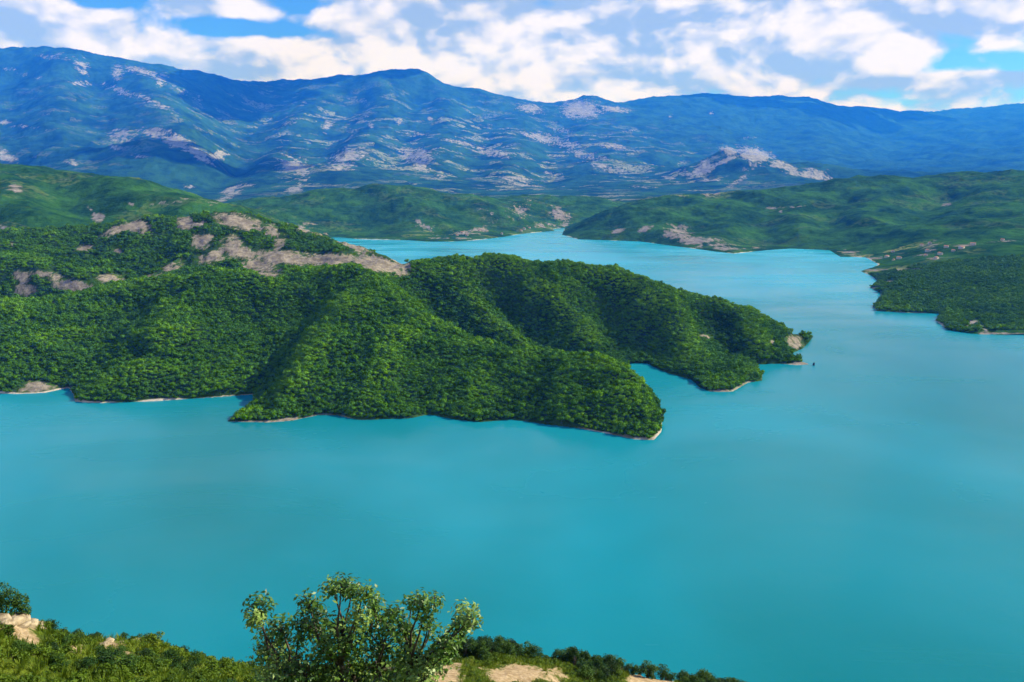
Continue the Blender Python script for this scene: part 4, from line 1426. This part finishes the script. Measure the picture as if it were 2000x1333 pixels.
TUFTS = [(505, 1188, 30), (500, 1210, 22), (530, 1250, 34), (548, 1225, 26), (520, 1280, 34), (560, 1285, 40), (545, 1318, 44), (585, 1240, 22), (603, 1180, 26), (615, 1205, 28), (600, 1220, 26), (622, 1235, 26),
         (650, 1150, 24), (668, 1145, 24), (690, 1152, 22), (713, 1162, 24), (728, 1182, 24), (742, 1204, 24), (700, 1205, 24), (715, 1228, 28), (655, 1225, 26), (672, 1240, 30), (640, 1262, 28), (690, 1258, 30),
         (768, 1200, 22), (785, 1222, 26), (762, 1232, 22), (806, 1172, 18), (826, 1178, 24), (850, 1176, 20), (832, 1200, 24), (838, 1225, 18), (908, 1202, 28), (922, 1212, 22), (900, 1225, 20), (880, 1246, 28), (862, 1262, 26),
         (800, 1245, 26), (790, 1272, 30), (745, 1270, 26), (815, 1290, 34), (770, 1305, 38), (725, 1295, 34), (680, 1292, 38), (630, 1300, 40), (595, 1310, 42), (570, 1335, 46), (640, 1338, 46), (700, 1335, 44), (760, 1345, 44), (820, 1330, 40),
         (850, 1300, 28), (530, 1350, 40), (880, 1270, 20)]
hubs = [T(600, 1330, 0.1), T(665, 1300, -0.2), T(690, 1320, 0.3), T(740, 1310, 0.1), T(800, 1310, -0.1), T(560, 1330, -0.2)]
hub_px = np.array([(600, 1330), (665, 1300), (690, 1320), (740, 1310), (800, 1310), (560, 1330)], float)
stems = []
for i, hb in enumerate(hubs):
    m = hb * np.array([0.55, 0.55, 0.5]) + np.array([gt.uniform(-.15, .15), gt.uniform(-.2, .2), 0])
    stems.append(tube([np.array([hb[0] * 0.12, 0.05 * i - 0.1, -0.3]), m, hb], [0.13, 0.085, 0.055], 7))
limbs = []
for ti, (px, py, r) in enumerate(TUFTS):
    dy = gt.uniform(-0.7, 0.7)
    c = T(px, py, dy)
    rad = r / 95.0 * 1.0
    hi = int(np.argmin(((hub_px - np.array([px, py])) ** 2).sum(1) + np.where(hub_px[:, 1] < py, 4000, 0)))
    hb = hubs[hi]
    bend = (hb + c) / 2 + np.array([gt.uniform(-.12, .12), gt.uniform(-.15, .15), gt.uniform(-.18, .06)])
    limbs.append(tube([hb, hb * 0.55 + bend * 0.45, bend, c * 0.6 + bend * 0.4, c + np.array([0, 0, 0.5 * rad])], [0.040, 0.032, 0.024, 0.016, 0.006], 5))
    n = int((165 if py < 1280 else 125) * (r / 26.0) ** 2)
    d = unit(n, gt)
    rr = gt.uniform(0.35, 1.12, n)
    p = c + d * (rad * rr)[:, None]
    up = d * 0.55 + np.array([0.15, -0.1, 0.75])
    v, f = leaf_quads(p, up, 0.108, 0.050, gt, 0.15, 0.75)
    tone = np.clip(gt.normal(0.5, 0.30, n), 0, 1.2)
    # twigs carry the leaves
    tw = []
    for q in range(max(3, n // 14)):
        e = c + d[q] * rad * 0.9
        tw.append(tube([c - np.array([0, 0, 0.4 * rad]), (c + e) / 2 + gt.uniform(-.03, .03, 3), e], [0.010, 0.007, 0.003], 4))
    me = new_mesh('leaf_tuft', *merge([(v, f)]), [M_FIG], False, {'leaf_tone': np.repeat(tone, 4)})
    lt = tag(link('leaf_tuft', me, tree), kind='stuff')
    tv, tf = merge(tw)
    link('twigs', new_mesh('twigs', tv, tf, [M_BARK]), lt)
tv, tf = merge(stems)
trunk = link('trunk', new_mesh('trunk', tv, tf, [M_BARK]), tree)
lv, lf = merge(limbs)
link('limbs', new_mesh('limbs', lv, lf, [M_BARK]), trunk)
